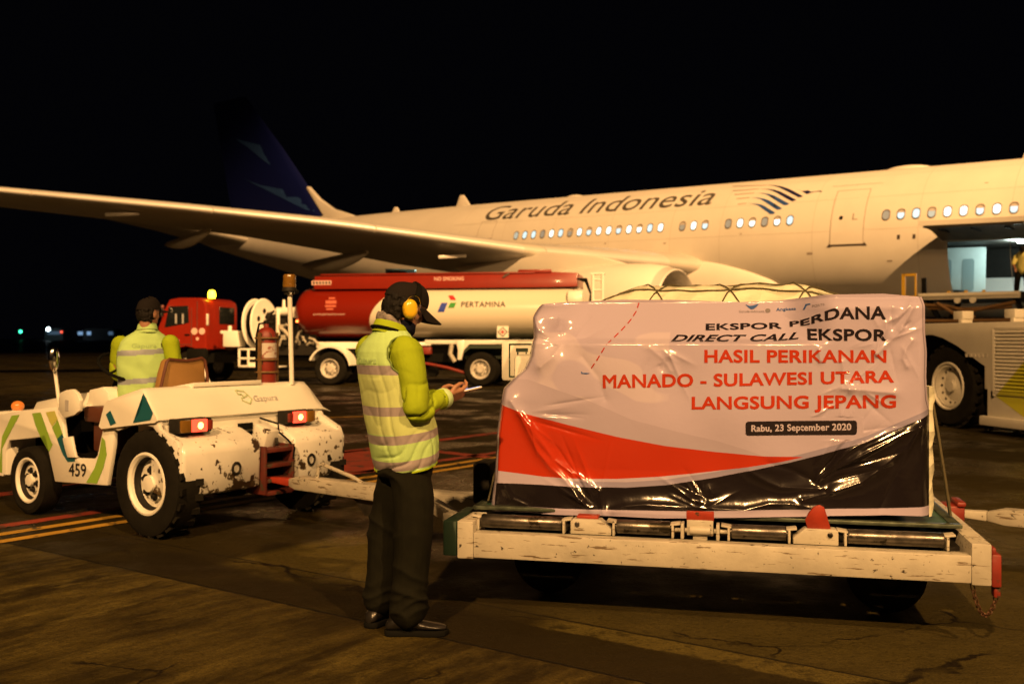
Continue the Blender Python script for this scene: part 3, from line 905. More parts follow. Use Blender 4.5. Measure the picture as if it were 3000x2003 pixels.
    G().tube([(-1.72, 0, .04), (-1.70, 0, .135), (-1.66, 0, .15), (-1.35, .0, .085), (-1.25, 0, .05)], .014, 10).build("handle", mt['worn'], db)
    g = G(); g.prism([(-1.35, -.05), (-1.05, -.05), (-1.16, -.17), (-1.22, -.17)], lambda u, v, y: (u, y, v), -.012, .012); g.build("prop_plate", mt['steel'], db, bev=.003)
    G().tube([(-.72, -.08, -.04), (-.60, -.14, -.20)], .018, 8).build("brake_rod", mt['worn'], db)
    return t


DOLLY = Vector((-.2805, 5.083, 0)); DR = R(-13.2)
dolly = make_dolly(DOLLY, DR, "worn white roller dolly under the banner load with red stops along its front beam")
DX, DY = Vector((.9736, -.2284, 0)), Vector((.2284, .9736, 0))
d2 = copy_tree(dolly)
d2["label"] = "next dolly coupled behind, only its white drawbar reaching in at the frame's right edge"
d2.location = (4.17, 3.80, 0)
d2.rotation_euler.z = R(-19)
for ch in d2.children:
    if ch.name.startswith("drawbar"):
        ch.rotation_euler.z = R(-15)
        for q in ch.children:
            if q.name.startswith("tow_eye"):
                q.material_slots[0].link = 'OBJECT'; q.material_slots[0].material = mt['worn']

# ------------------------------------------------------------------ pallet, load and boxes on the dolly
mt['palgreen'] = M("green_pallet_sheet", (.035, .10, .07), .45, metal=.2, var=.4, vs=6, chip=((.22, .21, .17), 16.0, .64))
mt['palrim'] = M("scuffed_pallet_rim", (.12, .15, .11), .4, metal=.6, var=.6, vs=18, bump=.1, bs=60)
pal = empty("cargo_pallet", DOLLY, (0, 0, DR), "thin dark green cargo pallet with scuffed rim lying on the dolly rollers", "pallet")
g = G(); g.box((1.229, 1.06, .511), (2.40, 1.56, .006)); g.build("sheet", mt['palgreen'], pal)
g = G()
for c, s in (((1.229, .283, .514), (2.44, .05, .020)), ((1.229, 1.837, .514), (2.44, .05, .020)), ((.034, 1.06, .514), (.05, 1.50, .020)), ((2.424, 1.06, .514), (.05, 1.50, .020))):
    g.box(c, s)
g.build("rim", mt['palrim'], pal, bev=.005)


def wrap_material():
    m = M("clear_plastic_wrap", (.66, .66, .50), .16, var=.10, vs=9, spec=.6)
    nt = m.node_tree; N = nt.nodes; L = nt.links
    tc = N.new("ShaderNodeTexCoord"); v = N.new("ShaderNodeTexVoronoi"); v.feature = 'F1'; v.inputs["Scale"].default_value = 9
    n = N.new("ShaderNodeTexNoise"); n.inputs["Scale"].default_value = 5; n.inputs["Detail"].default_value = 5
    a = N.new("ShaderNodeMath"); a.operation = 'ADD'
    L.new(tc.outputs["Object"], v.inputs[0]); L.new(tc.outputs["Object"], n.inputs[0]); L.new(v.outputs["Distance"], a.inputs[0]); L.new(n.outputs[0], a.inputs[1])
    b = N.new("ShaderNodeBump"); b.inputs["Strength"].default_value = .9; b.inputs["Distance"].default_value = .03
    L.new(a.outputs[0], b.inputs["Height"]); L.new(b.outputs[0], N["Principled BSDF"].inputs["Normal"])
    return m


mt['wrap'] = wrap_material()
mt['foam'] = M("white_foam_box", (.68, .68, .60), .4, var=.1, vs=6, bump=.15, bs=30)
mt['strap'] = M("dark_net_strap", (.07, .06, .025), .75, var=.3, vs=40)
load = empty("wrapped_cargo", DOLLY, (0, 0, DR), "tall stack of boxes under clear wrap and netting behind the printed banner", "cargo")
g = G()
g.box((1.21, 1.13, .93), (2.06, 1.28, .80)); g.box((2.05, 1.10, 1.45), (.40, 1.26, .30)); g.box((1.08, 1.25, 1.44), (1.54, .96, .28))
g.build("box_stack", mt['foam'], load, bev=.03)
# wrapped crown above the banner
def crown(x, y):
    e = min(1, max(0, (x - .62) / .22)) * min(1, max(0, (2.02 - x) / .28)) * min(1, max(0, (y - .66) / .16)) * min(1, max(0, (1.62 - y) / .2))
    return 1.60 + .115 * e ** .6 + .018 * nz((x, y, 0), 5, 3) + .008 * nz((x, y, 0), 14, 1)
g = G(); nx_, ny_ = 60, 40
vv = [[g.bm.verts.new((.42 + 1.86 * i / nx_, .64 + 1.06 * j / ny_, crown(.42 + 1.86 * i / nx_, .64 + 1.06 * j / ny_))) for j in range(ny_ + 1)] for i in range(nx_ + 1)]
for i in range(nx_):
    for j in range(ny_): g.bm.faces.new((vv[i][j], vv[i + 1][j], vv[i + 1][j + 1], vv[i][j + 1]))
g.build("plastic_wrap", mt['wrap'], load, angle=60)
g = G()
def net(a, b, n=14, r=.004):
    P_ = []
    for i in range(n + 1):
        x = a[0] + (b[0] - a[0]) * i / n; y = a[1] + (b[1] - a[1]) * i / n
        P_.append((x, y, crown(x, y) + .008))
    g.tube(P_, r, 6)
for x in (.5, .9, 1.3, 1.7):
    net((x, .65), (x + .5, 1.5)); net((x + .5, .65), (x, 1.5))
net((.5, .76), (2.1, .72), 20); net((.45, .95), (2.2, .95), 20)
g.build("cargo_net", mt['strap'], load)
for P_ in ([(2.335, .40, 1.10), (2.36, .40, .95), (2.40, .42, .70), (2.425, .44, .54)], [(.30, .62, 1.44), (.22, .55, 1.22), (.14, .50, .95), (.06, .42, .53)]):
    g = G(); rr = []
    for x, y, z in P_: rr.append([(x - .004, y - .022, z), (x + .006, y - .022, z), (x + .006, y + .022, z), (x - .004, y + .022, z)])
    g.loft(rr); g.build("tie_strap", mt['strap'], load)
g = G(); rr = []
for k in range(12):
    z = 1.18 - .64 * k / 11
    w = .006 * math.sin(k * 2.1) + .006 * (1 - k / 11)
    rr.append([(2.315, .36, z), (2.335 + w, .38, z), (2.33 + w, .52, z), (2.30, .52, z)])
g.loft(rr); g.build("wrap_edge", mt['wrap'], load, angle=60)

fb = empty("foam_box", DOLLY, (0, 0, DR), "small white foam box with a square printed label sticking out left of the banner", "box")
g = G(); g.box((.215, .87, 1.29), (.30, .40, .235)); g.build("box_body", mt['foam'], fb, bev=.02)
g = G()
for (x, z, w, h) in ((.19, 1.385, .15, .008), (.19, 1.20, .15, .008), (.117, 1.292, .008, .19), (.262, 1.292, .008, .19), (.19, 1.352, .07, .02), (.165, 1.30, .008, .08), (.215, 1.30, .008, .08), (.19, 1.262, .06, .012), (.19, 1.235, .09, .010)):
    g.box((x, .6685, z), (w, .003, h))
g.build("printed_label", mt['green'], fb)

# dark box standing at the dolly's left end
kb = G(); kb.box((-.02, .66, .60), (.10, .22, .23))
tag(kb.build("dark_box", mt['darksteel'], None, bev=.012), "black box standing at the dolly's left end beside the banner", "box").matrix_world = Matrix.Translation(DOLLY) @ Matrix.Rotation(DR, 4, 'Z')

# ------------------------------------------------------------------ the printed banner
TOPX = [.0, .30, .34, .50, .78, 1.05, 1.407, 1.60, 1.815, 2.10, 2.287, 2.4]; TOPZ = [1.585, 1.592, 1.606, 1.618, 1.630, 1.626, 1.611, 1.618, 1.638, 1.640, 1.622, 1.62]
BOTX = [0, .076, .40, .70, 1.00, 1.20, 1.70, 2.10, 2.324, 2.5]; BOTZ = [.487, .489, .492, .499, .500, .508, .535, .556, .552, .55]
LZ = [.45, .489, .65, .90, 1.145, 1.20, 1.252, 1.32, 1.42, 1.53, 1.60, 1.7]; LX = [.074, .076, .10, .114, .146, .195, .252, .285, .303, .297, .312, .33]
RZ = [.5, .56, .62, .80, 1.06, 1.12, 1.23, 1.35, 1.45, 1.58, 1.63]; RX = [2.318, 2.322, 2.330, 2.322, 2.324, 2.304, 2.296, 2.300, 2.290, 2.290, 2.280]
CREASE = [
    ([(.213, 1.084), (.274, .998), (.319, .902), (.363, .816), (.434, .732), (.511, .670), (.587, .586), (.641, .535)], .020, .030),
    ([(.269, 1.02), (.352, .913), (.445, .775), (.544, .714), (.619, .673), (.695, .622), (.716, .506)], .014, .022),
    ([(2.286, 1.0), (2.197, .954), (2.113, .902), (2.018, .859), (1.922, .806), (1.787, .711)], .020, .034),
    ([(2.272, .985), (2.207, .884), (2.132, .822), (1.989, .708), (1.845, .652), (1.709, .617)], .020, .036),
    ([(1.462, .742), (1.532, .703), (1.601, .674), (1.709, .673), (1.826, .672)], .014, .028),
    ([(.77, .529), (.833, .553), (.928, .564), (1.147, .56), (1.432, .555), (1.551, .591), (1.65, .594), (1.787, .569)], .018, .030),
    ([(2.222, 1.592), (2.202, 1.559), (2.162, 1.523), (2.108, 1.496), (2.105, 1.462), (2.076, 1.402), (2.059, 1.344)], .013, .018),
    ([(2.228, 1.565), (2.202, 1.511), (2.168, 1.45), (2.111, 1.39), (2.065, 1.341)], .010, .014),
    ([(1.90, 1.17), (2.001, 1.164), (2.059, 1.158), (2.139, 1.153)], .022, .034),
    ([(.311, 1.529), (.358, 1.463), (.411, 1.423), (.478, 1.384), (.438, 1.319), (.371, 1.266)], .026, .040),
    ([(2.225, 1.408), (2.196, 1.365), (2.185, 1.317), (2.202, 1.281)], .012, .016),
    ([(1.903, 1.303), (1.908, 1.218), (1.932, 1.169)], .012, .020),
    ([(1.791, 1.364), (1.797, 1.309)], .014, .014),
    ([(.95, 1.37), (1.02, 1.31), (1.06, 1.25)], .008, .022),
    ([(1.45, 1.60), (1.60, 1.55), (1.70, 1.49), (1.80, 1.44)], -.012, .03),
    ([(.60, 1.32), (.68, 1.22), (.72, 1.10)], -.008, .03),
    ([(1.55, .79), (1.66, .76), (1.78, .70), (1.84, .64)], -.012, .03),
    ([(.18, .62), (.22, .56), (.30, .53)], .010, .016),
]


FINE = []
rng_ = random.Random(21)
for cx, cz, n_, a0, a1, l0, l1 in ((1.76, .70, 12, 5, 75, .2, .55), (.66, .54, 9, 60, 165, .18, .5), (2.12, 1.42, 9, 20, 300, .08, .25), (.30, 1.02, 7, -80, 10, .15, .45), (1.95, 1.17, 8, -160, 160, .1, .3), (.5, 1.38, 6, -60, 200, .1, .3), (2.25, 1.02, 7, 180, 260, .2, .6), (1.25, .56, 8, 10, 170, .12, .35), (1.0, 1.37, 5, -120, -20, .1, .3)):
    for _ in range(int(n_ * 1.6)):
        a_ = R(rng_.uniform(a0, a1)); l_ = rng_.uniform(l0, l1); s_ = rng_.uniform(.0, .06)
        ox, oz = cx + rng_.uniform(-.05, .05), cz + rng_.uniform(-.03, .03)
        FINE.append((ox + s_ * math.cos(a_), oz + s_ * math.sin(a_), ox + l_ * math.cos(a_), oz + l_ * math.sin(a_), rng_.uniform(.0025, .0075) * rng_.choice((1, 1, -1)), rng_.uniform(.006, .017)))


def smooth01(x):
    x = np.clip(x, 0, 1); return x * x * (3 - 2 * x)


def relief(x, z):
    """metres towards (-) or away from (+) the camera, from the plane y = .3; arrays"""
    x = np.asarray(x, float); z = np.asarray(z, float)
    left = 1 - smooth01((x - 1.62) / .26)
    ledge = smooth01((z - 1.385) / .035) * .045 + np.clip((z - 1.39) / .22, 0, 1) * .20
    corner = 1 - smooth01((x - .36) / .25)
    y = ledge * left * (1 - .75 * corner)
    y += .05 * (1 - left) * np.clip((z - 1.56) / .06, 0, 1) ** 2
    y += .10 * corner * np.clip((z - 1.52) / .08, 0, 1) ** 2
    dent = np.exp(-(((x - .46) / .07) ** 2 + ((z - 1.42) / .07) ** 2)); y += .06 * dent
    # lower left shoulder where the sheet runs out over the bottom boxes
    sh = smooth01((z - 1.08) / .22) * (1 - smooth01((x - .15) / .32)); y += .07 * sh
    # belly of the boxes, bottom kicks out a little
    y -= .025 * np.sin(np.clip((z - .55) / .85, 0, 1) * math.pi) * np.sin(np.clip((x - .1) / 2.2, 0, 1) * math.pi)
    y -= .055 * np.clip((.74 - z) / .22, 0, 1) ** 1.5 * smooth01((x - .25) / .3) * (1 - smooth01((x - 2.0) / .3))
    # edges turn back round the load
    y += .10 * np.clip((x - 2.255) / .075, 0, 1) ** 2
    y += .09 * np.clip((np.interp(z, LZ, LX) + .05 - x) / .05, 0, 1) ** 2
    for pts, amp, w in CREASE:
        best = np.full(x.shape, 9.0)
        for (ax, az), (bx, bz) in zip(pts[:-1], pts[1:]):
            dx, dz = bx - ax, bz - az
            t = np.clip(((x - ax) * dx + (z - az) * dz) / (dx * dx + dz * dz), 0, 1)
            best = np.minimum(best, np.hypot(x - ax - t * dx, z - az - t * dz))
        y -= amp * (np.exp(-(np.sqrt(best * best + 1.2e-5) - .0035) / w) - .30 * np.exp(-(best / (3.2 * w)) ** 2))
    # soft ripples
    for i, (kx, kz, a, ph) in enumerate(((9, 4, .0035, .3), (-7, 11, .003, 1.7), (13, 8, .0014, 2.1), (4, -15, .0016, .9))):
        y += a * np.sin(kx * x + kz * z + ph + 1.3 * np.sin(3.1 * x + 2.3 * z * (1 + .2 * i)))
    # many thin straight creases, fanning out from the places where the sheet is pulled
    for ax, az, bx, bz, amp, w in FINE:
        dx, dz = bx - ax, bz - az; l2 = dx * dx + dz * dz
        t = ((x - ax) * dx + (z - az) * dz) / l2
        sd = ((x - ax) * dz - (z - az) * dx) / math.sqrt(l2)
        env = np.clip(t / .25, 0, 1) * np.clip((1 - t) / .45, 0, 1)
        env = env * (1 - .9 * ((x > 1.40) & (x < 2.0) & (z > .915) & (z < 1.03)))
        y -= amp * env * np.exp(-(np.sqrt(sd * sd + 6e-6) - .0025) / w)
    return y


def BAN(x, z, off=0.0):
    e = .003
    y = relief([x, x + e, x], [z, z, z + e])
    n = Vector(((y[1] - y[0]) / e, -1, (y[2] - y[0]) / e)).normalized()
    return Vector((x, .30 + float(y[0]), z)) + n * off


ban = empty("banner", DOLLY, (0, 0, DR), "large glossy printed vinyl banner with red and navy swoosh hung over the cargo front", "banner")
NU, NV = 560, 280
U_, V_ = np.meshgrid(np.linspace(0, 1, NU + 1), np.linspace(0, 1, NV + 1), indexing='ij')
X = .1 + 2.2 * U_
for _ in range(3):
    bz = np.interp(X, BOTX, BOTZ); tz = np.interp(X, TOPX, TOPZ)
    Z = bz + (tz - bz) * V_
    X = np.interp(Z, LZ, LX) * (1 - U_) + np.interp(Z, RZ, RX) * U_
Y = .30 + relief(X, Z)
co = np.stack([X, Y, Z], -1).reshape(-1, 3)
idx = np.arange((NU + 1) * (NV + 1)).reshape(NU + 1, NV + 1)
faces = np.stack([idx[:-1, :-1], idx[1:, :-1], idx[1:, 1:], idx[:-1, 1:]], -1).reshape(-1, 4)
me = bpy.data.meshes.new("sheet")
me.from_pydata(co.tolist(), [], faces.tolist())
me.polygons.foreach_set("use_smooth", [True] * len(me.polygons))
rt = np.interp(X, [.10, .148, .304, .517, .779, 1.034, 1.284, 1.529, 1.721, 1.9], [1.085, 1.066, 1.015, .964, .908, .866, .841, .825, .827, .80])
rb = np.interp(X, [.10, .138, .384, .596, .779, .984, 1.16, 1.407, 1.589, 1.721, 1.9], [.714, .710, .686, .682, .688, .705, .726, .762, .795, .827, .88])
nt_ = np.interp(X, [.10, .13, .384, .596, .83, 1.034, 1.284, 1.468, 1.649, 1.768, 2.002, 2.321, 2.4], [.644, .644, .643, .641, .645, .665, .711, .754, .797, .831, .905, 1.05, 1.08])
bo = np.interp(X, [.1, .12, .649, 1.16, 1.649, 2.231, 2.327], [.520, .521, .529, .542, .567, .594, .600])
lr = np.interp(Z, [.45, .52, .644, .71, 1.066, 1.1], [.118, .120, .130, .138, .148, .15])
gt = np.interp(X, [.3, .649, .856, 1.097, 1.284, 1.407, 1.529, 1.75], [1.20, 1.086, .999, .940, .90, .865, .825, .82])
red_ = np.minimum.reduce([rt - Z, Z - rb, X - lr]); navy_ = np.minimum.reduce([nt_ - Z, Z - bo, X - lr])
grey_ = np.minimum.reduce([nt_ + .028 - Z, Z - nt_, (X - .55) * .2])
line_ = np.maximum(np.minimum(.0022 - np.abs(X - lr), 1.09 - Z), np.minimum(.0018 - np.abs(X - (np.interp(Z, RZ, RX) - .012)), Z - 1.0))
sw_ = np.minimum(gt - Z, Z - rt)
nzv = np.array([noise.noise(Vector((x * 4.5, z * 6.5, 3.3))) for x, z in zip(X.ravel(), Z.ravel())]).reshape(X.shape)
map_ = np.minimum.reduce([(nzv - .16) * .1, 1.45 - Z, Z - 1.02, 1.05 - X, X - .26])
for nm, ch in (("print_a", (red_, navy_, grey_)), ("print_b", (line_, sw_, map_))):
    at = me.attributes.new(nm, 'FLOAT_COLOR', 'POINT')
    arr = np.ones((X.size, 4), np.float32)
    for k in range(3): arr[:, k] = ch[k].ravel()
    at.data.foreach_set("color", arr.ravel())


def banner_material():
    m = bpy.data.materials.new("printed_vinyl"); m.use_nodes = True
    nt = m.node_tree; N = nt.nodes; L = nt.links; p = N["Principled BSDF"]
    def chan(name):
        a = N.new("ShaderNodeAttribute"); a.attribute_name = name
        s = N.new("ShaderNodeSeparateColor"); L.new(a.outputs["Color"], s.inputs[0]); return s.outputs
    def mask(o, w=.0012):
        r = N.new("ShaderNodeMapRange"); r.inputs[1].default_value = -w; r.inputs[2].default_value = w
        L.new(o, r.inputs[0]); return r.outputs[0]
    def mix(f, a, b):
        x = N.new("ShaderNodeMix"); x.data_type = 'RGBA'; L.new(f, x.inputs["Factor"])
        for k, v in ((6, a), (7, b)):
            if isinstance(v, tuple): x.inputs[k].default_value = (*v, 1)
            else: L.new(v, x.inputs[k])
        return x.outputs[2]
    A, B = chan("print_a"), chan("print_b")
    W = (.335, .30, .41)
    c = mix(mask(B[2], .004), W, (.385, .345, .44))
    c = mix(mask(B[1]), c, (.30, .268, .365))
    c = mix(mask(A[2]), c, (.21, .20, .30))
    c = mix(mask(A[0]), c, (.33, .026, .008))
    c = mix(mask(A[1]), c, (.009, .007, .008))
    c = mix(mask(B[0]), c, (.03, .025, .03))
    L.new(c, p.inputs["Base Color"])
    p.inputs["Roughness"].default_value = .15
    p.inputs["Specular IOR Level"].default_value = .55
    tc = N.new("ShaderNodeTexCoord")
    n = N.new("ShaderNodeTexNoise"); n.inputs["Scale"].default_value = 26; n.inputs["Detail"].default_value = 4
    L.new(tc.outputs["Object"], n.inputs[0])
    b = N.new("ShaderNodeBump"); b.inputs["Strength"].default_value = .18; b.inputs["Distance"].default_value = .006
    L.new(n.outputs[0], b.inputs["Height"]); L.new(b.outputs[0], p.inputs["Normal"])
    return m


link("sheet", me, banner_material(), ban)


def ink(name, col):
    return M(name, col, .16, spec=.55, bump=.10, bs=26)


mt['bblack'] = ink("printed_black", (.014, .011, .014)); mt['bred'] = ink("printed_red", (.33, .030, .009)); mt['bwhite'] = ink("printed_white", (.36, .33, .42)); mt['bblue'] = ink("printed_blue", (.04, .09, .26)); mt['bgrey'] = ink("printed_grey", (.16, .15, .17))


def btext(s, xs, bs, hs, mat, bold=.03, shear=0, step=.02, off=.0022, space=1.0, name="lettering"):
    bm = text_bm(s, bold, shear, space)
    x0, x1 = xs[0], xs[-1]
    for v in bm.verts:
        x = x0 + (x1 - x0) * v.co.x
        v.co.y = np.interp(x, xs, bs) + v.co.y * np.interp(x, xs, hs); v.co.x = x
    return flat_to(bm, lambda x, z: BAN(x, z, off), name, mat, ban, step=step)


btext("EKSPOR", [1.231, 1.616], [1.459, 1.467], [.035, .032], mt['bblack'], .032)
btext("PERDANA", [1.655, 1.73, 1.80, 1.868, 2.106], [1.476, 1.482, 1.502, 1.514, 1.511], [.028, .032, .044, .057, .066], mt['bblack'], .032)
btext("DIRECT CALL", [1.056, 1.45, 1.60, 1.697], [1.400, 1.401, 1.404, 1.414], [.036, .035, .036, .036], mt['bblack'], .032, .38)
btext("EKSPOR", [1.738, 2.109], [1.408, 1.405], [.059, .058], mt['bblack'], .032)
btext("HASIL PERIKANAN", [1.229, 2.108], [1.294, 1.299], [.066, .062], mt['bred'], .032)
btext("MANADO - SULAWESI UTARA", [.708, 1.158, 1.256, 2.142], [1.158, 1.170, 1.172, 1.202], [.070, .068, .066, .060], mt['bred'], .032)
btext("LANGSUNG JEPANG", [1.166, 2.151], [1.056, 1.078], [.064, .066], mt['bred'], .032)
pill = rounded(.535, .071, 4, .014)
flat_to(poly_bm([[(1.7015 + a, .9718 + b + a * .027) for a, b in pill]]), lambda x, z: BAN(x, z, .0022), "date_plate", mt['bblack'], ban, step=.03)
btext("Rabu, 23 September 2020", [1.462, 1.942], [.949, .966], [.034, .034], mt['bwhite'], .03, off=.0038, name="date_lettering")
btext("Garuda Indonesia", [1.400, 1.530], [1.553, 1.553], [.012, .012], mt['bgrey'], 0, name="small_lettering")
btext("Angkasa", [1.590, 1.690], [1.560, 1.566], [.017, .013], mt['bblue'], .02, name="small_lettering")
btext("PORTS", [1.765, 1.82], [1.575, 1.583], [.012, .010], mt['bgrey'], 0, name="small_lettering")
flat_to(poly_bm([[(1.432, 1.597), (1.455, 1.588), (1.475, 1.592), (1.503, 1.600), (1.490, 1.583), (1.474, 1.571), (1.462, 1.570), (1.448, 1.580)]]), lambda x, z: BAN(x, z, .0022), "small_bird_emblem", mt['bblue'], ban, step=.02)
flat_to(poly_bm([[(1.548 + .014 * math.cos(a), 1.563 + .012 * math.sin(a)) for a in [2 * math.pi * k / 14 for k in range(14)]]]), lambda x, z: BAN(x, z, .0022), "round_emblem", mt['bgrey'], ban)
flat_to(poly_bm([[(1.722, 1.565), (1.730, 1.565), (1.742, 1.588), (1.757, 1.590), (1.757, 1.596), (1.735, 1.594)]]), lambda x, z: BAN(x, z, .0022), "small_emblem", mt['bblue'], ban)
path = [(.869, 1.612), (.859, 1.565), (.832, 1.513), (.797, 1.468), (.751, 1.416), (.713, 1.365), (.674, 1.30), (.636, 1.248)]
pl = [0]
for a, b in zip(path[:-1], path[1:]): pl.append(pl[-1] + math.hypot(b[0] - a[0], b[1] - a[1]))
dash = []
nd = 9
for k in range(nd):
    t0, t1 = pl[-1] * k / nd, pl[-1] * (k + .62) / nd
    q = [(np.interp(t, pl, [p[0] for p in path]), np.interp(t, pl, [p[1] for p in path])) for t in (t0, t1)]
    dx, dz = q[1][0] - q[0][0], q[1][1] - q[0][1]; l = math.hypot(dx, dz); ox, oz = -dz / l * .0032, dx / l * .0032
    dash.append([(q[0][0] + ox, q[0][1] + oz), (q[1][0] + ox, q[1][1] + oz), (q[1][0] - ox, q[1][1] - oz), (q[0][0] - ox, q[0][1] - oz)])
flat_to(poly_bm(dash), lambda x, z: BAN(x, z, .0022), "dashed_line", mt['bred'], ban, step=.02)
flat_to(poly_bm([[(.592, 1.243), (.595, 1.233), (.622, 1.231), (.640, 1.236), (.620, 1.238), (.602, 1.237), (.596, 1.244)]]), lambda x, z: BAN(x, z, .0022), "small_aircraft_print", mt['bblue'], ban)


# ------------------------------------------------------------------ the tow tractor: x forward, y to its left (-b)
TR = math.atan2(.585, -.811)
TLOC = Vector((-2.605, 7.05, 0))
trac = empty("tow_tractor", TLOC, (0, 0, TR), "white airport tow tractor with green and teal stripes and scraped rear bumper", "tractor")
side = lambda a, z, t: (a, -t, z)


def make_wheel(parent, c, r, w, rim, lugs=0, out=1, holes=6):
    """axle along y; out = +1 when the outer face looks to +y"""
    cx, cy, cz = c; ax = (0, out, 0); h = w / 2
    g = G()
    g.lathe([(rim, -h * .8), (rim * 1.08, -h), (r * .86, -h), (r * .96, -h * .86), (r * .985, -h * .5), (r * .985, h * .5), (r * .96, h * .86), (r * .86, h), (rim * 1.25, h * .96), (rim * 1.08, h * .9), (rim, h * .75)], c, ax, 56)
    for k in range(lugs):
        a = 2 * math.pi * k / lugs
        for s in (-1, 1):
            aa = a + s * math.pi / lugs * .5
            p = Vector((cx + (r * .972) * math.cos(aa), cy + s * h * .45, cz + (r * .972) * math.sin(aa)))
            g.box(p, (.046, h * .80, r * .05), (0, -aa + math.pi / 2, s * .45))
    t = g.build("wheel", mt['rubber'], parent, angle=30)
    g = G()
    g.lathe([(rim * 1.06, h * .80), (rim * 1.04, h * .90), (rim * .97, h * .92), (rim * .90, h * .80), (rim * .86, h * .30), (rim * .80, h * .18), (rim * .60, h * .16), (rim * .56, h * .34), (rim * .30, h * .36), (rim * .27, h * .75), (rim * .10, h * .80), (.002, h * .80)], c, ax, 44)
    rm = g.build("rim", mt['white'], t, angle=30)
    G().lathe([(rim * .885, h * .60), (rim * .87, h * .42), (rim * .845, h * .30), (rim * .80, h * .20)], Vector(c) + Vector((0, out * .002, 0)), ax, 44).build("rim_groove", mt['darksteel'], rm)
    for k in range(holes):
        a = 2 * math.pi * k / holes + .3
        g = G()
        q = Vector((cx + rim * .44 * math.cos(a), cy + out * h * .36, cz + rim * .44 * math.sin(a)))
        g.lathe([(rim * .15, 0), (rim * .15, .006), (rim * .09, .008), (rim * .08, .026), (.001, .026)], q, ax, 12)
        g.build("wheel_nut", mt['darksteel'], rm)
    return t


# side plates with wheel arches and the step opening
LEFT = [(2.25, .77), (1.17, .882), (1.125, .66), (1.10, .60), (.985, .515), (.95, .498), (.70, .512), (.665, .54), (.592, .744), (.445, .752), (.46, .62), (.541, .324), (1.253, .293), (1.31, .43), (1.396, .639), (1.70, .602), (1.955, .575), (2.0, .50), (2.06, .27), (2.25, .27)]
for b0, b1, nm in ((.05, .085, "l"), (1.53, 1.565, "r")):
    g = G(); g.prism(LEFT, side, b0, b1); g.build("side_panel", mt['white'], trac, bev=.006)
REARQ = [(.445, .752), (.372, .74), (.23, .785), (.06, .80), (-.05, .79), (-.12, .735), (-.20, .62), (-.285, .46), (-.335, .33), (-.36, .33), (-.37, .62), (-.33, .70), (-.13, .78), (-.11, .83), (.45, .80)]
RIGHTQ = [(.45, .80), (-.11, .82), (-.13, .79), (-.33, .70), (-.37, .62), (-.36, .33), (-.30, .33), (-.12, .735), (.1, .79)]
for b0, b1, q_ in ((.035, .075, REARQ), (1.55, 1.60, RIGHTQ)):
    g = G(); g.prism(q_, side, b0, b1); g.build("rear_fender", mt['chipped'], trac, bev=.006)
# chassis, floor, inner arches
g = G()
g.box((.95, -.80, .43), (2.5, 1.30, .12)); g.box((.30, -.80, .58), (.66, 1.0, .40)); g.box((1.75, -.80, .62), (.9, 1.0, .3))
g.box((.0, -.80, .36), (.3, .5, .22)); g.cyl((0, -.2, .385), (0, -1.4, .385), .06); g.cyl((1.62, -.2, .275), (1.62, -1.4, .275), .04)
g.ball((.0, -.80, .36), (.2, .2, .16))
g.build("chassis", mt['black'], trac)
# front: nose, sloping bonnet, fenders
g = G(); g.prism([(2.27, .28), (2.30, .60), (2.25, .80), (2.0, .81), (2.0, .28)], side, .052, 1.563); g.build("nose", mt['white'], trac, bev=.015)
g = G()
g.loft([[(2.24, -b, z) for b, z in ((.40, .78), (1.22, .78), (1.18, .86), (.44, .86))], [(1.70, -b, z) for b, z in ((.36, .80), (1.26, .80), (1.20, .94), (.42, .94))], [(1.16, -b, z) for b, z in ((.34, .84), (1.28, .84), (1.20, 1.00), (.42, 1.00))]])
g.build("bonnet", mt['white'], trac, bev=.012)
for b0, b1 in ((.052, .40), (1.22, 1.563)):
    g = G(); g.prism([(2.25, .752), (2.25, .776), (1.15, .890), (1.15, .862)], side, b0, b1); g.build("front_fender", mt['white'], trac, bev=.006)
# dash and its rounded side plates
g = G(); g.prism([(1.22, .86), (1.19, 1.005), (1.00, 1.035), (.93, .99), (.90, .90), (1.0, .87)], side, .30, 1.50); g.build("dashboard", mt['white'], trac, bev=.012)
for b0 in (.03, 1.55):
    g = G(); g.prism([(1.17, .86), (1.155, .992), (1.06, 1.02), (.975, 1.027), (.91, .995), (.872, .945), (.885, .862), (.95, .83), (1.10, .80)], side, b0, b0 + .035); g.build("side_plate", mt['white'], trac, bev=.006)
g = G(); g.box((1.045, -.029, .90), (.05, .004, .085)); g.build("small_plate", mt['fadeink'], trac)
G().prism([(1.112, .645), (.985, .665), (.955, .58), (.925, .507), (1.04, .50), (1.075, .56)], side, .028, .05).build("step_plate", mt['white'], trac, bev=.005)
# steering wheel and column
st = G(); st.cyl((1.12, -.47, .98), (1.00, -.47, 1.17), .028, n=12); st.build("steering_column", mt['black'], trac)
cw = Vector((.985, -.47, 1.19)); ax_ = Vector((-.55, 0, .83)).normalized(); u_ = Vector((0, 1, 0)); v_ = ax_.cross(u_)
g = G(); g.tube([cw + (u_ * math.cos(a) + v_ * math.sin(a)) * .19 for a in [2 * math.pi * k / 32 for k in range(32)]], .014, 8, closed=True)
for k in range(3):
    a = 2 * math.pi * k / 3 + .5; g.cyl(cw, cw + (u_ * math.cos(a) + v_ * math.sin(a)) * .19, .010, n=8)
g.build("steering_wheel", mt['black'], trac)
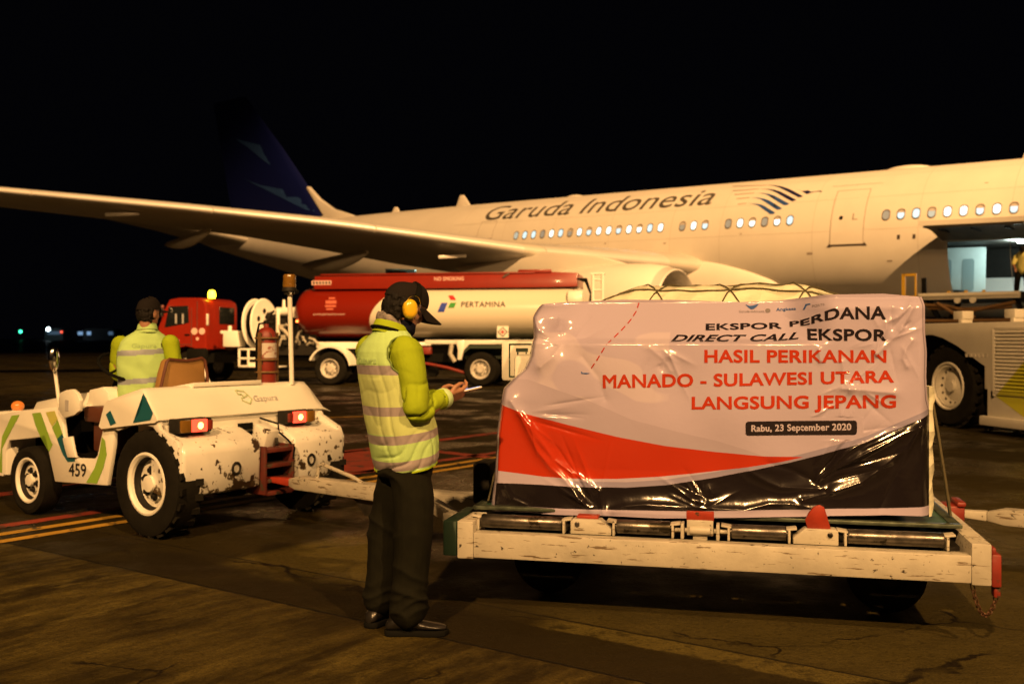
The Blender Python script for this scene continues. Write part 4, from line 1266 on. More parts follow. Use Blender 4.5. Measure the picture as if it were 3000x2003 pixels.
# rear hood: slopes from the rear lip up to the deck, bevelled ends
HP = [(-.10, .825), (-.128, .842), (-.122, .862), (.015, 1.035), (.045, 1.058), (.085, 1.062), (.30, 1.012), (.495, .958), (.520, .945), (.592, .760), (.560, .742), (.0, .815)]
def hring(b, k, lip=0):
    return [(a + (lip if z > .9 else 0) + (0 if z < .9 else (.25 - a) * (1 - k) * .2), -b, .80 + (z - .80) * k) for a, z in HP]
g = G()
g.loft([hring(.016, .93), hring(.022, .965), hring(.040, .99), hring(.09, 1.0), hring(.8, 1.004), hring(1.45, 1.0), hring(1.54, .985), hring(1.60, .80), hring(1.66, .35), hring(1.685, .16)])
hood = g.build("rear_hood", mt['white'], trac, angle=42)
g = G(); g.prism([(.02, 1.055), (.02, 1.088), (.30, 1.05), (.46, 1.0), (.46, .97)], side, .43, 1.07); g.build("deck_plate", mt['white'], trac, bev=.004)
# recessed rear panel and the two scraped bumper blocks
g = G(); g.prism([(-.10, .70), (-.10, .83), (.2, .82), (.2, .70)], side, .085, 1.565); g.build("rear_panel", mt['white'], trac, bev=.004)
BP = [(-.345, .308), (-.372, .33), (-.385, .60), (-.378, .638), (-.345, .672), (-.17, .742), (-.10, .755), (-.02, .755), (-.02, .33), (-.10, .305)]
for b0, b1 in ((.045, .735), (1.045, 1.592)):
    g = G(); rr = []
    for b, k in ((b0, .93), (b0 + .010, .975), (b0 + .03, 1.0), (b1 - .03, 1.0), (b1 - .010, .975), (b1, .93)):
        rr.append([(-.02 + (a + .02) * k, -b, .53 + (z - .53) * (k * .5 + .5)) for a, z in BP])
    g.loft(rr); bl = g.build("bumper", mt['chipped'], trac, angle=48)
    cb, cz = ((.498, .476) if b0 < .5 else (1.225, .468))
    g = G(); g.tube([(-.388, -(cb + .034 * math.cos(a)), cz + .040 * math.sin(a)) for a in [2 * math.pi * k / 20 for k in range(20)]], .009, 8, closed=True); g.build("tie_ring", mt['darksteel'], bl)
# hitch: rusty red rack with three shelves between the blocks
g = G()
for b in (.752, 1.022): g.box((-.30, -b, .43), (.22, .022, .36))
for z in (.255, .35, .46, .575): g.box((-.31, -.887, z), (.19, .25, .03))
hitch = g.build("hitch_rack", mt['hitchred'], trac, bev=.004)
g = G(); g.box((-.20, -.887, .43), (.02, .25, .34)); g.build("hitch_back", mt['black'], hitch)
g = G(); g.box((-.22, -.90, .665), (.16, .12, .16), (0, R(-20), 0)); g.build("hitch_arm", mt['chipped'], hitch, bev=.01)
G().cyl((-.33, -.92, .60), (-.33, -.92, .66), .014, n=10).build("hitch_pin", mt['steel'], hitch)
G().tube([(-.13, -.93, .80), (-.28, -.98, .76), (-.31, -.96, .70), (-.37, -1.0, .64), (-.41, -1.03, .58), (-.43, -1.0, .50)], .008, 8).build("trailer_cable", mt['black'], trac)
G().box((-.115, -.80, .745), (.02, .13, .05)).build("panel_slot", mt['black'], trac)
# lamp clusters
for b0, s in ((.10, 1), (1.372, -1)):
    g = G(); g.box((-.20, -(b0 + s * .14), .797), (.12, .28, .10)); hs = g.build("lamp_housing", mt['darksteel'], trac, bev=.008)
    for o, w, nm, mm in ((.05, .085, "amber_lamp", mt['amberlens']), (.165, .125, "tail_lamp", mt['tailred'])):
        g = G(); g.box((-.268, -(b0 + s * o), .797), (.03, w, .088)); lamp = g.build(nm, mm, hs, bev=.008)
        if nm == "tail_lamp":
            G().ball((-.285, -(b0 + s * o), .797), (.006, .024, .024)).build("bulb", mt['tailhot'], lamp)
    g = G(); g.box((-.265, -(b0 + s * .255), .797), (.025, .045, .07)); g.build("reflector", mt['redworn'], hs, bev=.006)
# wheels
make_wheel(trac, (0, -.115, .385), .385, .23, .215, 22, 1)
make_wheel(trac, (0, -1.50, .385), .385, .23, .215, 22, -1)
make_wheel(trac, (1.62, -.10, .275), .275, .17, .175, 0, 1)
make_wheel(trac, (1.62, -1.50, .275), .275, .17, .175, 0, -1)
# seats
g = G()
g.loft([[(.40 + dx, -b, 1.265 - dz) for b, dz, dx in ((.455, .025, 0), (.475, .004, 0), (.52, .012, .0), (.63, .022, 0), (.74, .010, 0), (.79, .0, 0), (.812, .02, 0), (.83, .12, .01), (.85, .36, .03), (.39, .36, .03), (.43, .12, .01))],
        [(.47 + dx, -b, 1.265 - dz) for b, dz, dx in ((.455, .025, 0), (.475, .004, 0), (.52, .012, .0), (.63, .022, 0), (.74, .010, 0), (.79, .0, 0), (.812, .02, 0), (.83, .12, .01), (.85, .36, .03), (.39, .36, .03), (.43, .12, .01))]])
sb = g.build("seat_back", mt['brown'], trac, bev=.014)
P_ = [(.40, -.385, .93), (.396, -.435, 1.14), (.395, -.460, 1.235), (.395, -.485, 1.258), (.395, -.56, 1.250), (.395, -.65, 1.243), (.395, -.74, 1.254), (.395, -.785, 1.262), (.396, -.815, 1.24), (.397, -.835, 1.14), (.40, -.855, .95)]
G().tube(P_, .012, 8).build("piping", mt['brownedge'], sb)
g = G(); g.box((.76, -.36, .83), (.46, .46, .12)); g.box((.76, -.36, .66), (.36, .36, .24)); g.build("seat", mt['brownedge'], trac, bev=.02)
# beacon mast
g = G(); g.tube([(.02, -1.385, 1.04), (.0, -1.345, 1.79)], .020, 12); pole = g.build("beacon_pole", mt['white'], trac)
g = G(); g.cyl((0, -1.342, 1.775), (0, -1.342, 1.80), .045); g.cyl((0, -1.342, 1.80), (0, -1.342, 1.835), .062, .055); g.cyl((0, -1.40, 1.80), (0, -1.43, 1.80), .02, n=8)
bb = g.build("beacon_base", mt['darksteel'], pole, bev=.003)
G().lathe([(.052, 1.835), (.054, 1.86), (.050, 1.862), (.054, 1.89), (.050, 1.893), (.052, 1.925), (.044, 1.94), (.001, 1.943)], (0, -1.342, 0), (0, 0, 1), 24).build("beacon_lens", mt['amberlens'], pole)
G().ball((-.03, -1.335, 1.79), (.03, .03, .02)).build("lamp_reflector", mt['chrome'], pole)
# mirror on its stalk, front corner lamp
G().tube([(1.20, -.06, .87), (1.26, -.055, 1.16), (1.285, -.05, 1.25)], .014, 10).build("mirror_stalk", mt['white'], trac)
g = G(); g.ball((1.215, -.02, 1.255), (.028, .045, .098), 20, 14); mi = g.build("mirror", mt['chrome'], trac)
g = G(); g.ball((2.08, -.19, .845), (.052, .052, .045), 18, 12); fl = g.build("corner_lamp", M("warm_amber_lamp", (.40, .12, .02), .25, emit=(1.0, .25, .03), es=.35), trac)
g = G(); g.cyl((2.08, -.19, .775), (2.08, -.19, .81), .05); g.build("lamp_base", mt['white'], fl)
# stripes, fleet number and the company's mark
SIDEP = lambda off: (lambda x, y: (x, -.05 + off, y))
for nm, mm, P_ in (("green_stripe", 'lime', [(1.906, .783), (1.78, .795), (1.977, .593), (2.059, .499), (2.059, .30), (2.12, .30), (2.06, .60)]),
                   ("green_stripe", 'lime', [(1.587, .815), (1.458, .828), (1.383, .718), (1.30, .600), (1.281, .584), (1.335, .521), (1.394, .65), (1.462, .633), (1.539, .725)]),
                   ("yellow_stripe", 'yellowlime', [(1.383, .833), (1.253, .848), (1.208, .786), (1.29, .723), (1.327, .76)]),
                   ("green_stripe", 'lime', [(1.29, .715), (1.208, .781), (1.136, .672), (1.217, .63)]),
                   ("teal_stripe", 'teal', [(1.217, .627), (1.145, .68), (1.10, .61), (1.046, .535), (.965, .498), (.967, .473), (1.064, .461), (1.136, .515)]),
                   ("green_stripe", 'lime', [(.601, .683), (.559, .657), (.538, .556), (.584, .449), (.667, .328), (.811, .324), (.701, .44), (.634, .558)])):
    flat_to(poly_bm([P_]), SIDEP(.003), nm, mt[mm], trac, smooth=False)
HS = lambda x, y: (x, -.012 + .004 if y < .9 else -.012 - (y - .9) * .20 + .006, y)
flat_to(poly_bm([[(.030, 1.045), (.005, 1.02), (-.045, .955), (-.085, .90), (-.055, .845), (.154, .812), (.085, .886), (.045, .951)]]), lambda x, y: (x, -.0125, .80 + (y - .80) * .93), "teal_stripe", mt['teal'], trac, step=.03, smooth=False)
flat_to(poly_bm([[(.437, .888), (.365, .800), (.437, .778), (.494, .857)]]), lambda x, y: (x, -.0125, y), "teal_arrow", mt['teal'], trac, step=.03, smooth=False)
bm = text_bm("459", .012, 0, 1.0)
flat_to(bm, lambda x, y: (1.05 - .24 * x, -.046, .356 + .098 * y + .012 * x), "fleet_number", mt['ink'], trac, smooth=False)


def slope(b, z):  # on the sloping rear face of the hood
    a = np.interp(z, [.862, 1.035], [-.122, .015]); return Vector((a - .006, -b, z + .003))


def ribbon(P, w):
    out = []
    n = len(P)
    for i in range(n - 1):
        a, b = Vector(P[i]), Vector(P[i + 1]); d = (b - a).normalized(); o = Vector((-d.y, d.x)) * w
        out.append([tuple(a - d * w * .8 + o), tuple(b + d * w * .8 + o), tuple(b + d * w * .8 - o), tuple(a - d * w * .8 - o)])
    return out


flat_to(poly_bm(ribbon([(.80, 1.015), (.862, 1.005), (.885, .975), (.845, .962), (.828, .985), (.80, .985), (.788, 1.01)], .005) + ribbon([(.845, .962), (.815, .955), (.812, .935), (.868, .912), (.905, .945), (.885, .975)], .005)), slope, "company_mark", mt['fadelime'], hood, smooth=False)
bm = text_bm("Gapura", .0, 0, 1.05)
flat_to(bm, lambda x, y: slope(.925 + .235 * x, .925 + .042 * y), "company_lettering", mt['fadeink'], hood, smooth=False)

# ------------------------------------------------------------------ fire extinguisher strapped on the deck
ex = empty("fire_extinguisher", TLOC + Matrix.Rotation(TR, 3, 'Z') @ Vector((.13, -1.215, 1.045)), (0, 0, TR), "red fire extinguisher with worn paper label in a rusty cage on the tractor's rear deck", "extinguisher")
g = G(); g.lathe([(.001, .0), (.072, .0), (.078, .012), (.079, .38), (.070, .425), (.042, .455), (.022, .462), (.020, .49), (.001, .49)], (0, 0, 0), (0, 0, 1), 28); cy = g.build("bottle", mt['redworn'], ex)
g = G(); n = 16
A_ = [[(.0805 * math.cos(a), .0805 * math.sin(a), z) for a in [math.pi * (.62 + .76 * k / n) for k in range(n + 1)]] for z in (.215, .335)]
for k in range(n):
    g.bm.faces.new([g.bm.verts.new(p) for p in (A_[0][k], A_[0][k + 1], A_[1][k + 1], A_[1][k])])
g.build("paper_label", M("worn_paper_label", (.45, .42, .38), .7, chip=((.25, .1, .07), 22, .56)), cy)
mt['cage'] = M("rusty_cage", (.16, .085, .025), .7, var=.4, vs=30)
g = G()
for z in (.10, .20, .375): 
    g.tube([(.088 * math.cos(a), .088 * math.sin(a), z) for a in [2 * math.pi * k / 28 for k in range(28)]], .009, 6, closed=True)
for y in (-.088, .088): g.box((-.02, y, .21), (.03, .016, .42))
g.build("cage", mt['cage'], ex)
g = G(); g.cyl((0, 0, .485), (0, 0, .515), .012); g.box((-.03, 0, .52), (.09, .014, .012), (0, R(12), 0)); g.box((-.035, 0, .50), (.08, .014, .010), (0, R(-8), 0)); g.build("valve", mt['darksteel'], ex)
G().tube([(.0, .0, .50), (.02, .06, .49), (.02, .085, .40), (.02, .088, .12), (.02, .08, .06)], .009, 8).build("hose", mt['black'], ex)


# ------------------------------------------------------------------ the fuel tanker: x to its cab (picture left), y towards the camera
KR = math.atan2(.173, -.985)
tank = empty("fuel_tanker", (-5.5, 29.9, 0), (0, 0, KR), "red and white aviation fuel tanker truck under the airliner's wing", "tanker truck")


def two_tone(name, red, white):
    m = M(name, white, .3, coat=.4)
    nt = m.node_tree; N = nt.nodes; L = nt.links
    tc = N.new("ShaderNodeTexCoord"); sp = N.new("ShaderNodeSeparateXYZ"); L.new(tc.outputs["Object"], sp.inputs[0])
    def mm(op, a, b):
        n = N.new("ShaderNodeMath"); n.operation = op
        for i, v in enumerate((a, b)):
            if isinstance(v, (int, float)): n.inputs[i].default_value = v
            else: L.new(v, n.inputs[i])
        return n.outputs[0]
    zz = mm('SUBTRACT', sp.outputs[2], 1.85)
    e = mm('ADD', sp.outputs[0], mm('MULTIPLY', mm('MULTIPLY', zz, zz), .75))
    r = N.new("ShaderNodeMapRange"); r.inputs[1].default_value = -1.26; r.inputs[2].default_value = -1.24; L.new(e, r.inputs[0])
    x = N.new("ShaderNodeMix"); x.data_type = 'RGBA'; L.new(r.outputs[0], x.inputs["Factor"])
    x.inputs[6].default_value = (*white, 1); x.inputs[7].default_value = (*red, 1)
    L.new(x.outputs[2], N["Principled BSDF"].inputs["Base Color"])
    return m


g = G(); rr = []
YC, ZT = -1.2, 2.21
for x, k in ((.98, .55), (1.06, .80), (.98, .93), (.84, .985), (.70, 1), (-3, 1), (-7.15, 1), (-7.3, .985), (-7.42, .93), (-7.48, .8), (-7.5, .5)):
    rr.append([(x + (.12 * (1.1 - abs(math.sin(a))) if x > .5 else 0), YC + 1.2 * k * math.copysign(abs(math.cos(a)) ** .85, math.cos(a)), ZT + .79 * k * math.copysign(abs(math.sin(a)) ** .9, math.sin(a))) for a in [2 * math.pi * j / 56 for j in range(56)]])
g.loft(rr).build("tank", two_tone("two_tone_tank", (.145, .008, .002), (.54, .51, .41)), tank, angle=50)
mt['redhi'] = M("bright_red_paint", (.19, .012, .0035), .4, coat=.25, var=.1)
g = G()
g.loft([[(.60, y, z) for y, z in ((-.30, 2.90), (-2.1, 2.90), (-2.0, 3.30), (-.38, 3.30))], [(-6.6, y, z) for y, z in ((-.30, 2.90), (-2.1, 2.90), (-2.0, 3.36), (-.38, 3.36))], [(-7.45, y, z) for y, z in ((-.30, 2.92), (-2.1, 2.92), (-2.0, 3.32), (-.38, 3.32))]])
g.box((-2.9, -.36, 3.34), (6.6, .05, .05)); g.box((-6.2, -.36, 3.38), (1.0, .04, .10))
g.build("walkway", mt['redhi'], tank, bev=.02)
g = G(); g.box((-5.35, -.33, 3.27), (.22, .03, .05), (0, R(32), 0)); g.build("hatch_lever", mt['seamdark'], tank)
# ladder, overflow drum and hoses at the back
g = G(); g.cyl((-7.2, -.25, 2.55), (-7.62, -.25, 2.55), .26, n=24); g.build("end_drum", mt['white'], tank, bev=.03)
g = G()
for x in (-7.92, -8.2):
    g.tube([(x, -.15, 1.0), (x, -.15, 3.25)], .045, 8)
for z in (1.3, 1.6, 1.9, 2.2, 2.5, 2.8, 3.1): g.cyl((-7.92, -.15, z), (-8.2, -.15, z), .03, n=8)
g.box((-8.06, -.3, 3.28), (.40, .35, .05))
g.build("ladder", mt['white'], tank)
g = G()
for k in range(3):
    g.tube([(-7.45, -.35 - .1 * k, 3.15), (-7.7, -.3 - .1 * k, 3.05 + .05 * k), (-7.85, -.3, 2.7), (-7.8, -.3, 2.3)], .03, 6)
g.build("loose_hose", mt['black'], tank)
# running gear under the tank
g = G(); g.box((-5.2, -.14, 1.305), (4.5, .10, .12)); g.box((-5.2, -2.26, 1.305), (4.5, .10, .12)); g.box((-1.0, -.6, 1.20), (4, .12, .2)); g.box((-1, -1.8, 1.2), (4, .12, .2))
g.build("chassis_rail", mt['white'], tank, bev=.01)
g = G(); g.prism([(-3.90, 1.36), (-4.14, 1.36), (-4.14, 1.12), (-4.06, .78), (-3.94, .78), (-3.96, 1.05)], lambda a, b, t: (a, t, b), -.16, -.06); g.prism([(-4.1, 1.36), (-5.2, 1.36), (-5.1, 1.24), (-4.3, 1.24), (-4.12, 1.05)], lambda a, b, t: (a, t, b), -.15, -.07)
g.build("wheel_bracket", mt['white'], tank, bev=.01)
mt['mud'] = M("dark_green_mudguard", (.015, .03, .016), .6)
def arc_guard(x, r0, r1, a0, a1, y0, y1, name, mat):
    g = G(); rr = []
    for k in range(17):
        a = R(a0 + (a1 - a0) * k / 16)
        rr.append([(x + r * math.cos(a), y, .51 + r * math.sin(a)) for r, y in ((r0, y0), (r1, y0), (r1, y1), (r0, y1))])
    g.loft(rr); return g.build(name, mat, tank, angle=40)
arc_guard(0, .63, .68, 22, 172, -.02, -.66, "front_mudguard", mt['white'])
g = G(); g.prism([(-3.98, 1.0), (-4.2, 1.24), (-6.2, 1.24), (-6.6, 1.0), (-6.6, .92), (-6.1, 1.12), (-4.3, 1.12), (-4.06, .92)], lambda a, b, t: (a, t, b), -.70, -.12); g.box((-5.3, -.75, 1.1), (2.6, .05, .6)); g.build("rear_mudguard", mt['mud'], tank)
mt['hubw'] = M("dusty_white_hub", (.55, .53, .47), .5, var=.4, vs=7, bump=.2, bs=20)
for x in (0, -4.62, -5.9, 4.62):
    for y, o in ((-.06, 1), (-2.34, -1)):
        g = G(); g.lathe([(.27, -.15), (.31, -.17), (.46, -.16), (.50, -.10), (.505, 0), (.50, .10), (.46, .16), (.31, .17), (.27, .15)], (x, y - o * .17, .505), (0, o, 0), 40)
        if x < 1: g.lathe([(.27, -.15), (.46, -.16), (.50, -.1), (.50, .1), (.46, .16), (.27, .15)], (x, y - o * .52, .505), (0, o, 0), 28)
        w = g.build("wheel", mt['rubber'], tank)
        g = G(); g.lathe([(.295, .16), (.285, .175), (.26, .165), (.245, .06), (.20, .02), (.19, .07), (.12, .09), (.10, .15), (.002, .155)], (x, y - o * .17, .505), (0, o, 0), 32)
        h = g.build("hub", mt['hubw'], w)
        g = G()
        for k in range(8):
            a = 2 * math.pi * k / 8; g.cyl((x + .165 * math.cos(a), y - o * .10, .505 + .165 * math.sin(a)), (x + .165 * math.cos(a), y - o * .07, .505 + .165 * math.sin(a)), .02, n=6)
        g.build("hub_nut", mt['darksteel'], h)
# pump gear between the axles
g = G(); g.box((-2.9, -1.2, .95), (2.0, 1.6, .5)); g.cyl((-1.6, -1.2, .62), (-1.6, -1.2, 1.2), .2); g.box((.0, -1.2, 1.05), (2.4, 1.2, .22)); g.cyl((0, -.2, .505), (0, -2.2, .505), .1); g.cyl((-4.62, -.2, .505), (-4.62, -2.2, .505), .1); g.cyl((-5.9, -.2, .505), (-5.9, -2.2, .505), .1)
g.build("underframe", mt['black'], tank)
for P_, r, mm in (([(-2.5, -.2, .70), (-3.0, -.18, .66), (-3.6, -.16, .55), (-4.4, -.2, .32)], .045, 'redworn'), ([(-2.3, -.15, .75), (-2.7, -.12, .70)], .10, 'redworn'), ([(-2.45, -.12, 1.26), (-2.45, -.12, .75)], .035, 'white'), ([(-3.75, -.15, 1.26), (-3.7, -.15, .95), (-3.85, -.14, .72)], .07, 'worn')):
    G().tube(P_, r, 10).build("pipe", mt[mm], tank)
g = G(); g.box((-2.95, -.2, 1.05), (.35, .2, .22)); g.build("meter", mt['redworn'], tank, bev=.02)
G().cyl((-3.1, -.35, .42), (-3.1, -.6, .42), .16, n=16).build("spare_valve", mt['black'], tank)
# lettering and mark on the tank side
def TS(x, z, off=.012):
    k = min(1, abs(z - ZT) / .79)
    return (x, YC + 1.2 * (1 - k ** (2 / .9)) ** (.85 / 2) + off, z)
bm = text_bm("PERTAMINA", .012, 0, 1.05)
flat_to(bm, lambda a, b: TS(-4.07 - 1.32 * a, 2.33 + .155 * b), "tank_lettering", mt['ink'], tank, step=.1)
mt['mred'] = M("red_mark", (.42, .03, .03), .4); mt['mblue'] = M("blue_mark", (.015, .04, .30), .4); mt['mgreen'] = M("green_mark", (.03, .22, .03), .4)
for nm, mm, P_ in (("mark_red", 'mred', [(-3.64, 2.68), (-3.80, 2.68), (-3.90, 2.54), (-3.74, 2.54)]), ("mark_blue", 'mblue', [(-3.47, 2.46), (-3.66, 2.46), (-3.56, 2.19), (-3.36, 2.19)]), ("mark_green", 'mgreen', [(-3.74, 2.46), (-3.93, 2.46), (-3.86, 2.31), (-3.67, 2.31)])):
    flat_to(poly_bm([P_]), lambda a, b: TS(a, b), nm, mt[mm], tank, step=.1)
mt['palered'] = M("faded_white_lettering", (.62, .42, .36), .5)
bm = text_bm("NO SMOKING", .01, 0, 1.05); flat_to(bm, lambda a, b: (-3.17 - .90 * a, -.30 - .08 * (b * .10 + 3.16 - 2.9) / .4 + .012, 3.13 + .11 * b), "warning_lettering", mt['palered'], tank)
bm = text_bm("www.pertamina.com", 0, 0, 1.0); flat_to(bm, lambda a, b: TS(.50 - 1.0 * a, 2.11 + .065 * b), "web_lettering", mt['palered'], tank, step=.1)
g = G()
for x, z, w, h in ((.05, 2.62, .20, .05), (.05, 2.50, .34, .10), (.05, 2.38, .34, .06), (.07, 2.29, .22, .05)): 
    p_ = TS(x, z); g.box((p_[0] - .1, p_[1], p_[2]), (w, .01, h))
g.build("faded_notice", M("faded_notice", (.48, .12, .07), .5), tank)
g = G(); g.box((.36, -.335, 3.10), (.62, .02, .13)); nb = g.build("name_board", mt['palered'], tank)
g = G()
for k in range(6): g.box((.60 - .10 * k, -.322, 3.10), (.055, .012, .08), (0, R(10), 0))
g.build("board_lettering", mt['ink'], nb)
p_ = TS(-5.29, 1.62)
g = G(); g.box((-5.29, -.12, 1.60), (.34, .012, .34)); hz = g.build("hazard_plate", mt['white'], tank)
g = G(); g.box((-5.29, -.110, 1.60), (.21, .012, .21), (0, R(45), 0)); g.build("hazard_border", mt['darksteel'], hz)
g = G(); g.box((-5.29, -.102, 1.60), (.165, .012, .165), (0, R(45), 0)); g.build("hazard_diamond", M("diamond_white", (.6, .55, .5), .5), hz)
g = G(); g.box((-5.29, -.094, 1.60), (.08, .012, .08), (0, R(45), 0)); g.build("hazard_flame", mt['mred'], hz)
g = G(); g.ball((1.05, -.1, 1.93), (.035, .035, .035)); g.build("marker_lamp", mt['markerlit'], tank)
# cab
CABP = [(3.97, 1.08), (3.97, 2.42), (4.02, 2.57), (4.18, 2.66), (4.9, 2.67), (5.18, 2.62), (5.36, 2.30), (5.56, 1.75), (5.60, 1.0), (5.52, .70), (5.12, .70), (5.08, .96), (4.9, 1.10), (4.62, 1.16), (4.34, 1.10), (4.14, 1.0)]
g = G(); rr = []
for y, k in ((.0, .965), (-.035, .99), (-.12, 1.0), (-2.08, 1.0), (-2.17, .99), (-2.2, .965)):
    rr.append([(4.75 + (x - 4.75) * k, y, 1.7 + (z - 1.7) * k) for x, z in CABP])
cab = g.loft(rr).build("cab", mt['red'], tank, angle=40)
g = G(); g.prism([(5.20, 2.40), (4.55, 2.42), (4.52, 1.90), (4.62, 1.86), (5.34, 1.74)], lambda a, b, t: (a, t, b), -.02, .012); wd = g.build("side_window", mt['glass'], cab, bev=.02)
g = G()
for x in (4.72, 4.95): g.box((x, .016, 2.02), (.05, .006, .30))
g.build("painted_reflection_bar", mt['fadeink'], wd)  # pale bars painted on the glass as reflections
g = G(); g.box((3.965, -1.42, 2.13), (.02, 1.05, .54)); g.build("rear_window", mt['glass'], cab, bev=.03)
g = G(); g.prism([(5.22, 2.5), (5.38, 2.28), (5.57, 1.76), (5.60, 1.74), (5.42, 2.3), (5.26, 2.53)], lambda a, b, t: (a, t, b), -2.0, -.2); g.build("windscreen", mt['glass'], cab)
g = G(); g.box((4.44, .006, 1.75), (.012, .01, 1.2)); g.box((4.9, .006, 1.22), (.9, .01, .012)); g.box((4.25, .006, 2.1), (.012, .01, .9)); g.build("door_seam", mt['seamdark'], cab)
g = G(); g.box((4.58, .012, 1.52), (.16, .02, .05)); g.build("door_handle", mt['black'], cab, bev=.005)
g = G(); g.box((3.955, -.09, 1.99), (.02, .13, .35)); g.build("white_badge", mt['white'], cab, bev=.01)
for x, r in ((4.34, .105), (4.09, .10)):
    G().cyl((x, .002, 1.63), (x, .014, 1.63), r, n=20).build("round_sticker", mt['palered'], cab)
G().cyl((4.24, .002, 1.40), (4.24, .014, 1.40), .05, n=12).build("round_sticker", mt['palered'], cab)
g = G(); g.box((4.93, .01, 1.33), (.16, .01, .09)); g.build("door_print", mt['palered'], cab)
g = G(); g.box((5.34, .14, 2.42), (.10, .24, .04)); g.box((5.30, .22, 2.25), (.05, .16, .34)); g.build("door_mirror", mt['chrome'], cab, bev=.01)
G().lathe([(.10, 2.66), (.115, 2.70), (.11, 2.84), (.07, 2.90), (.001, 2.91)], (3.98, -.42, 0), (0, 0, 1), 20).build("beacon", mt['beaconlit'], cab)
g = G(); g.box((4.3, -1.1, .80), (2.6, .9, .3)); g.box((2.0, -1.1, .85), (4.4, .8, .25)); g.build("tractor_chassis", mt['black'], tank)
# hose reel and pump set behind the cab
RAX = Vector((-.97, .14, .02))
for k_, off in enumerate((.15, -.15)):
    g = G(); g.lathe([(.12, -.02), (.50, -.035), (.74, -.02), (.78, 0), (.74, .03), (.50, .015), (.12, .03)], Vector((2.42, -.50, 1.86)) + RAX * off, RAX, 48)
    rl = g.build("hose_reel", mt['white'], tank)
g = G(); g.lathe([(.30, -.13), (.60, -.12), (.64, -.07), (.60, -.02), (.64, .03), (.60, .08), (.30, .12)], (2.42, -.50, 1.86), RAX, 36); g.build("coiled_hose", mt['black'], tank)
for k in range(6):
    a = 2 * math.pi * k / 6 + .4
    c_ = Vector((2.42, -.50, 1.86)) + RAX * .19
    G().lathe([(.075, 0), (.075, .01), (.001, .012)], c_ + Vector((.14 * math.cos(a) * .4, .40 * math.cos(a), .40 * math.sin(a))), RAX, 12).build("reel_opening", mt['black'], rl)
g = G(); g.box((3.15, -.25, 1.40), (.52, .5, .50)); g.cyl((3.25, -.15, 1.62), (3.25, -.15, 1.80), .06); g.box((3.45, -.1, 1.6), (.12, .2, .1)); g.build("filter_box", mt['white'], tank, bev=.03)
g = G(); g.cyl((1.85, -.45, 2.24), (.95, -.45, 2.24), .13, n=16); g.cyl((1.62, -.45, 2.25), (1.62, -.45, 2.60), .06, .04, 12); g.box((1.1, -.4, 2.2), (.3, .4, .3)); g.cyl((1.75, -.3, 2.3), (1.75, -.3, 1.5), .06)
g.build("pump_pipe", mt['white'], tank, bev=.01)
random.seed(11)
for k in range(26):
    x = random.uniform(.75, 2.1); z = random.uniform(1.15, 2.15)
    g = G(); a = Vector((x, -.25 - random.random() * .3, z)); b = a + Vector((random.uniform(-.35, .35), 0, random.uniform(-.3, .3)))
    g.tube([a, (a + b) / 2 + Vector((0, .05, .06)), b], random.uniform(.025, .06), 8)
    if k % 3 == 0: g.box(a, (.14, .12, .14))
    g.build("pump_fitting", mt['worn'] if k % 2 else mt['darksteel'], tank)
g = G(); g.box((1.4, -.75, 1.5), (1.6, .5, 1.2)); g.build("pump_cabinet", mt['darksteel'], tank)
g = G()
for x in (2.92, 2.62, 2.1): g.box((x, -.10, .82), (.06, .06, .56))
for z in (.56, .80, 1.08): g.box((2.5, -.10, z), (.90, .06, .06))
g.box((2.35, -.12, .60), (.62, .04, .16)); g.box((2.3, -.5, .54), (1.2, .8, .04))
g.build("step_frame", mt['white'], tank, bev=.01)
# cones-and-sign stand by the cab
stn = empty("folding_stand", (-5.5 - .985 * 3.85 - .05, 29.9 + .173 * 3.85 - 1.0, 0), (0, 0, KR), "black-topped folding stand with two pale legs beside the tanker's cab", "stand")
g = G(); g.tube([(.04, 0, 0), (.05, 0, .62)], .045, 8); g.build("leg", mt['white'], stn)
g = G(); g.tube([(-.42, 0, 0), (-.12, 0, .62)], .045, 8); g.build("leg", mt['white'], stn)
g = G(); g.box((.0, 0, .86), (.62, .25, .52)); g.build("head", mt['black'], stn, bev=.08)

# ------------------------------------------------------------------ big-wheeled white tug, half hidden by the banner
UG = empty("aircraft_tug", (1388 / 2917 * 14.8, 14.8, 0), (0, 0, math.atan2(.974, -.228)), "boxy white aircraft tug with huge tyre, louvred panel and lime arrow right of the banner", "tug")
mt['tugw'] = M("dusty_tug_white", (.60, .58, .50), .5, var=.12, vs=1.5, bump=.08, bs=12)
BODY = [(-4.2, .15), (.03, .15), (-.03, .26), (-.03, .66), (.03, .66), (.03, 1.0), (.10, 1.03), (.66, 1.30), (1.0, 1.42), (1.26, 1.47), (1.60, 1.46), (2.10, 1.22), (2.35, .95), (2.40, .15), (3.2, .15), (3.2, 1.655), (-4.2, 1.655)]
g = G(); g.prism(BODY, lambda a, b, t: (a, -t, b), 0, .07); g.build("side_panel", mt['tugw'], UG, bev=.015)
g = G(); g.box((-.5, -1.15, 1.60), (7.4, 2.16, .10)); g.build("deck", mt['tugw'], UG, bev=.01)
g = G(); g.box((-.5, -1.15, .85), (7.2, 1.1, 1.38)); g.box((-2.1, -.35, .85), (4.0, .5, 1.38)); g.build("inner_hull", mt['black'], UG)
g = G(); g.prism(BODY, lambda a, b, t: (a, -t, b), 2.2, 2.27); g.build("side_panel", mt['tugw'], UG, bev=.015)
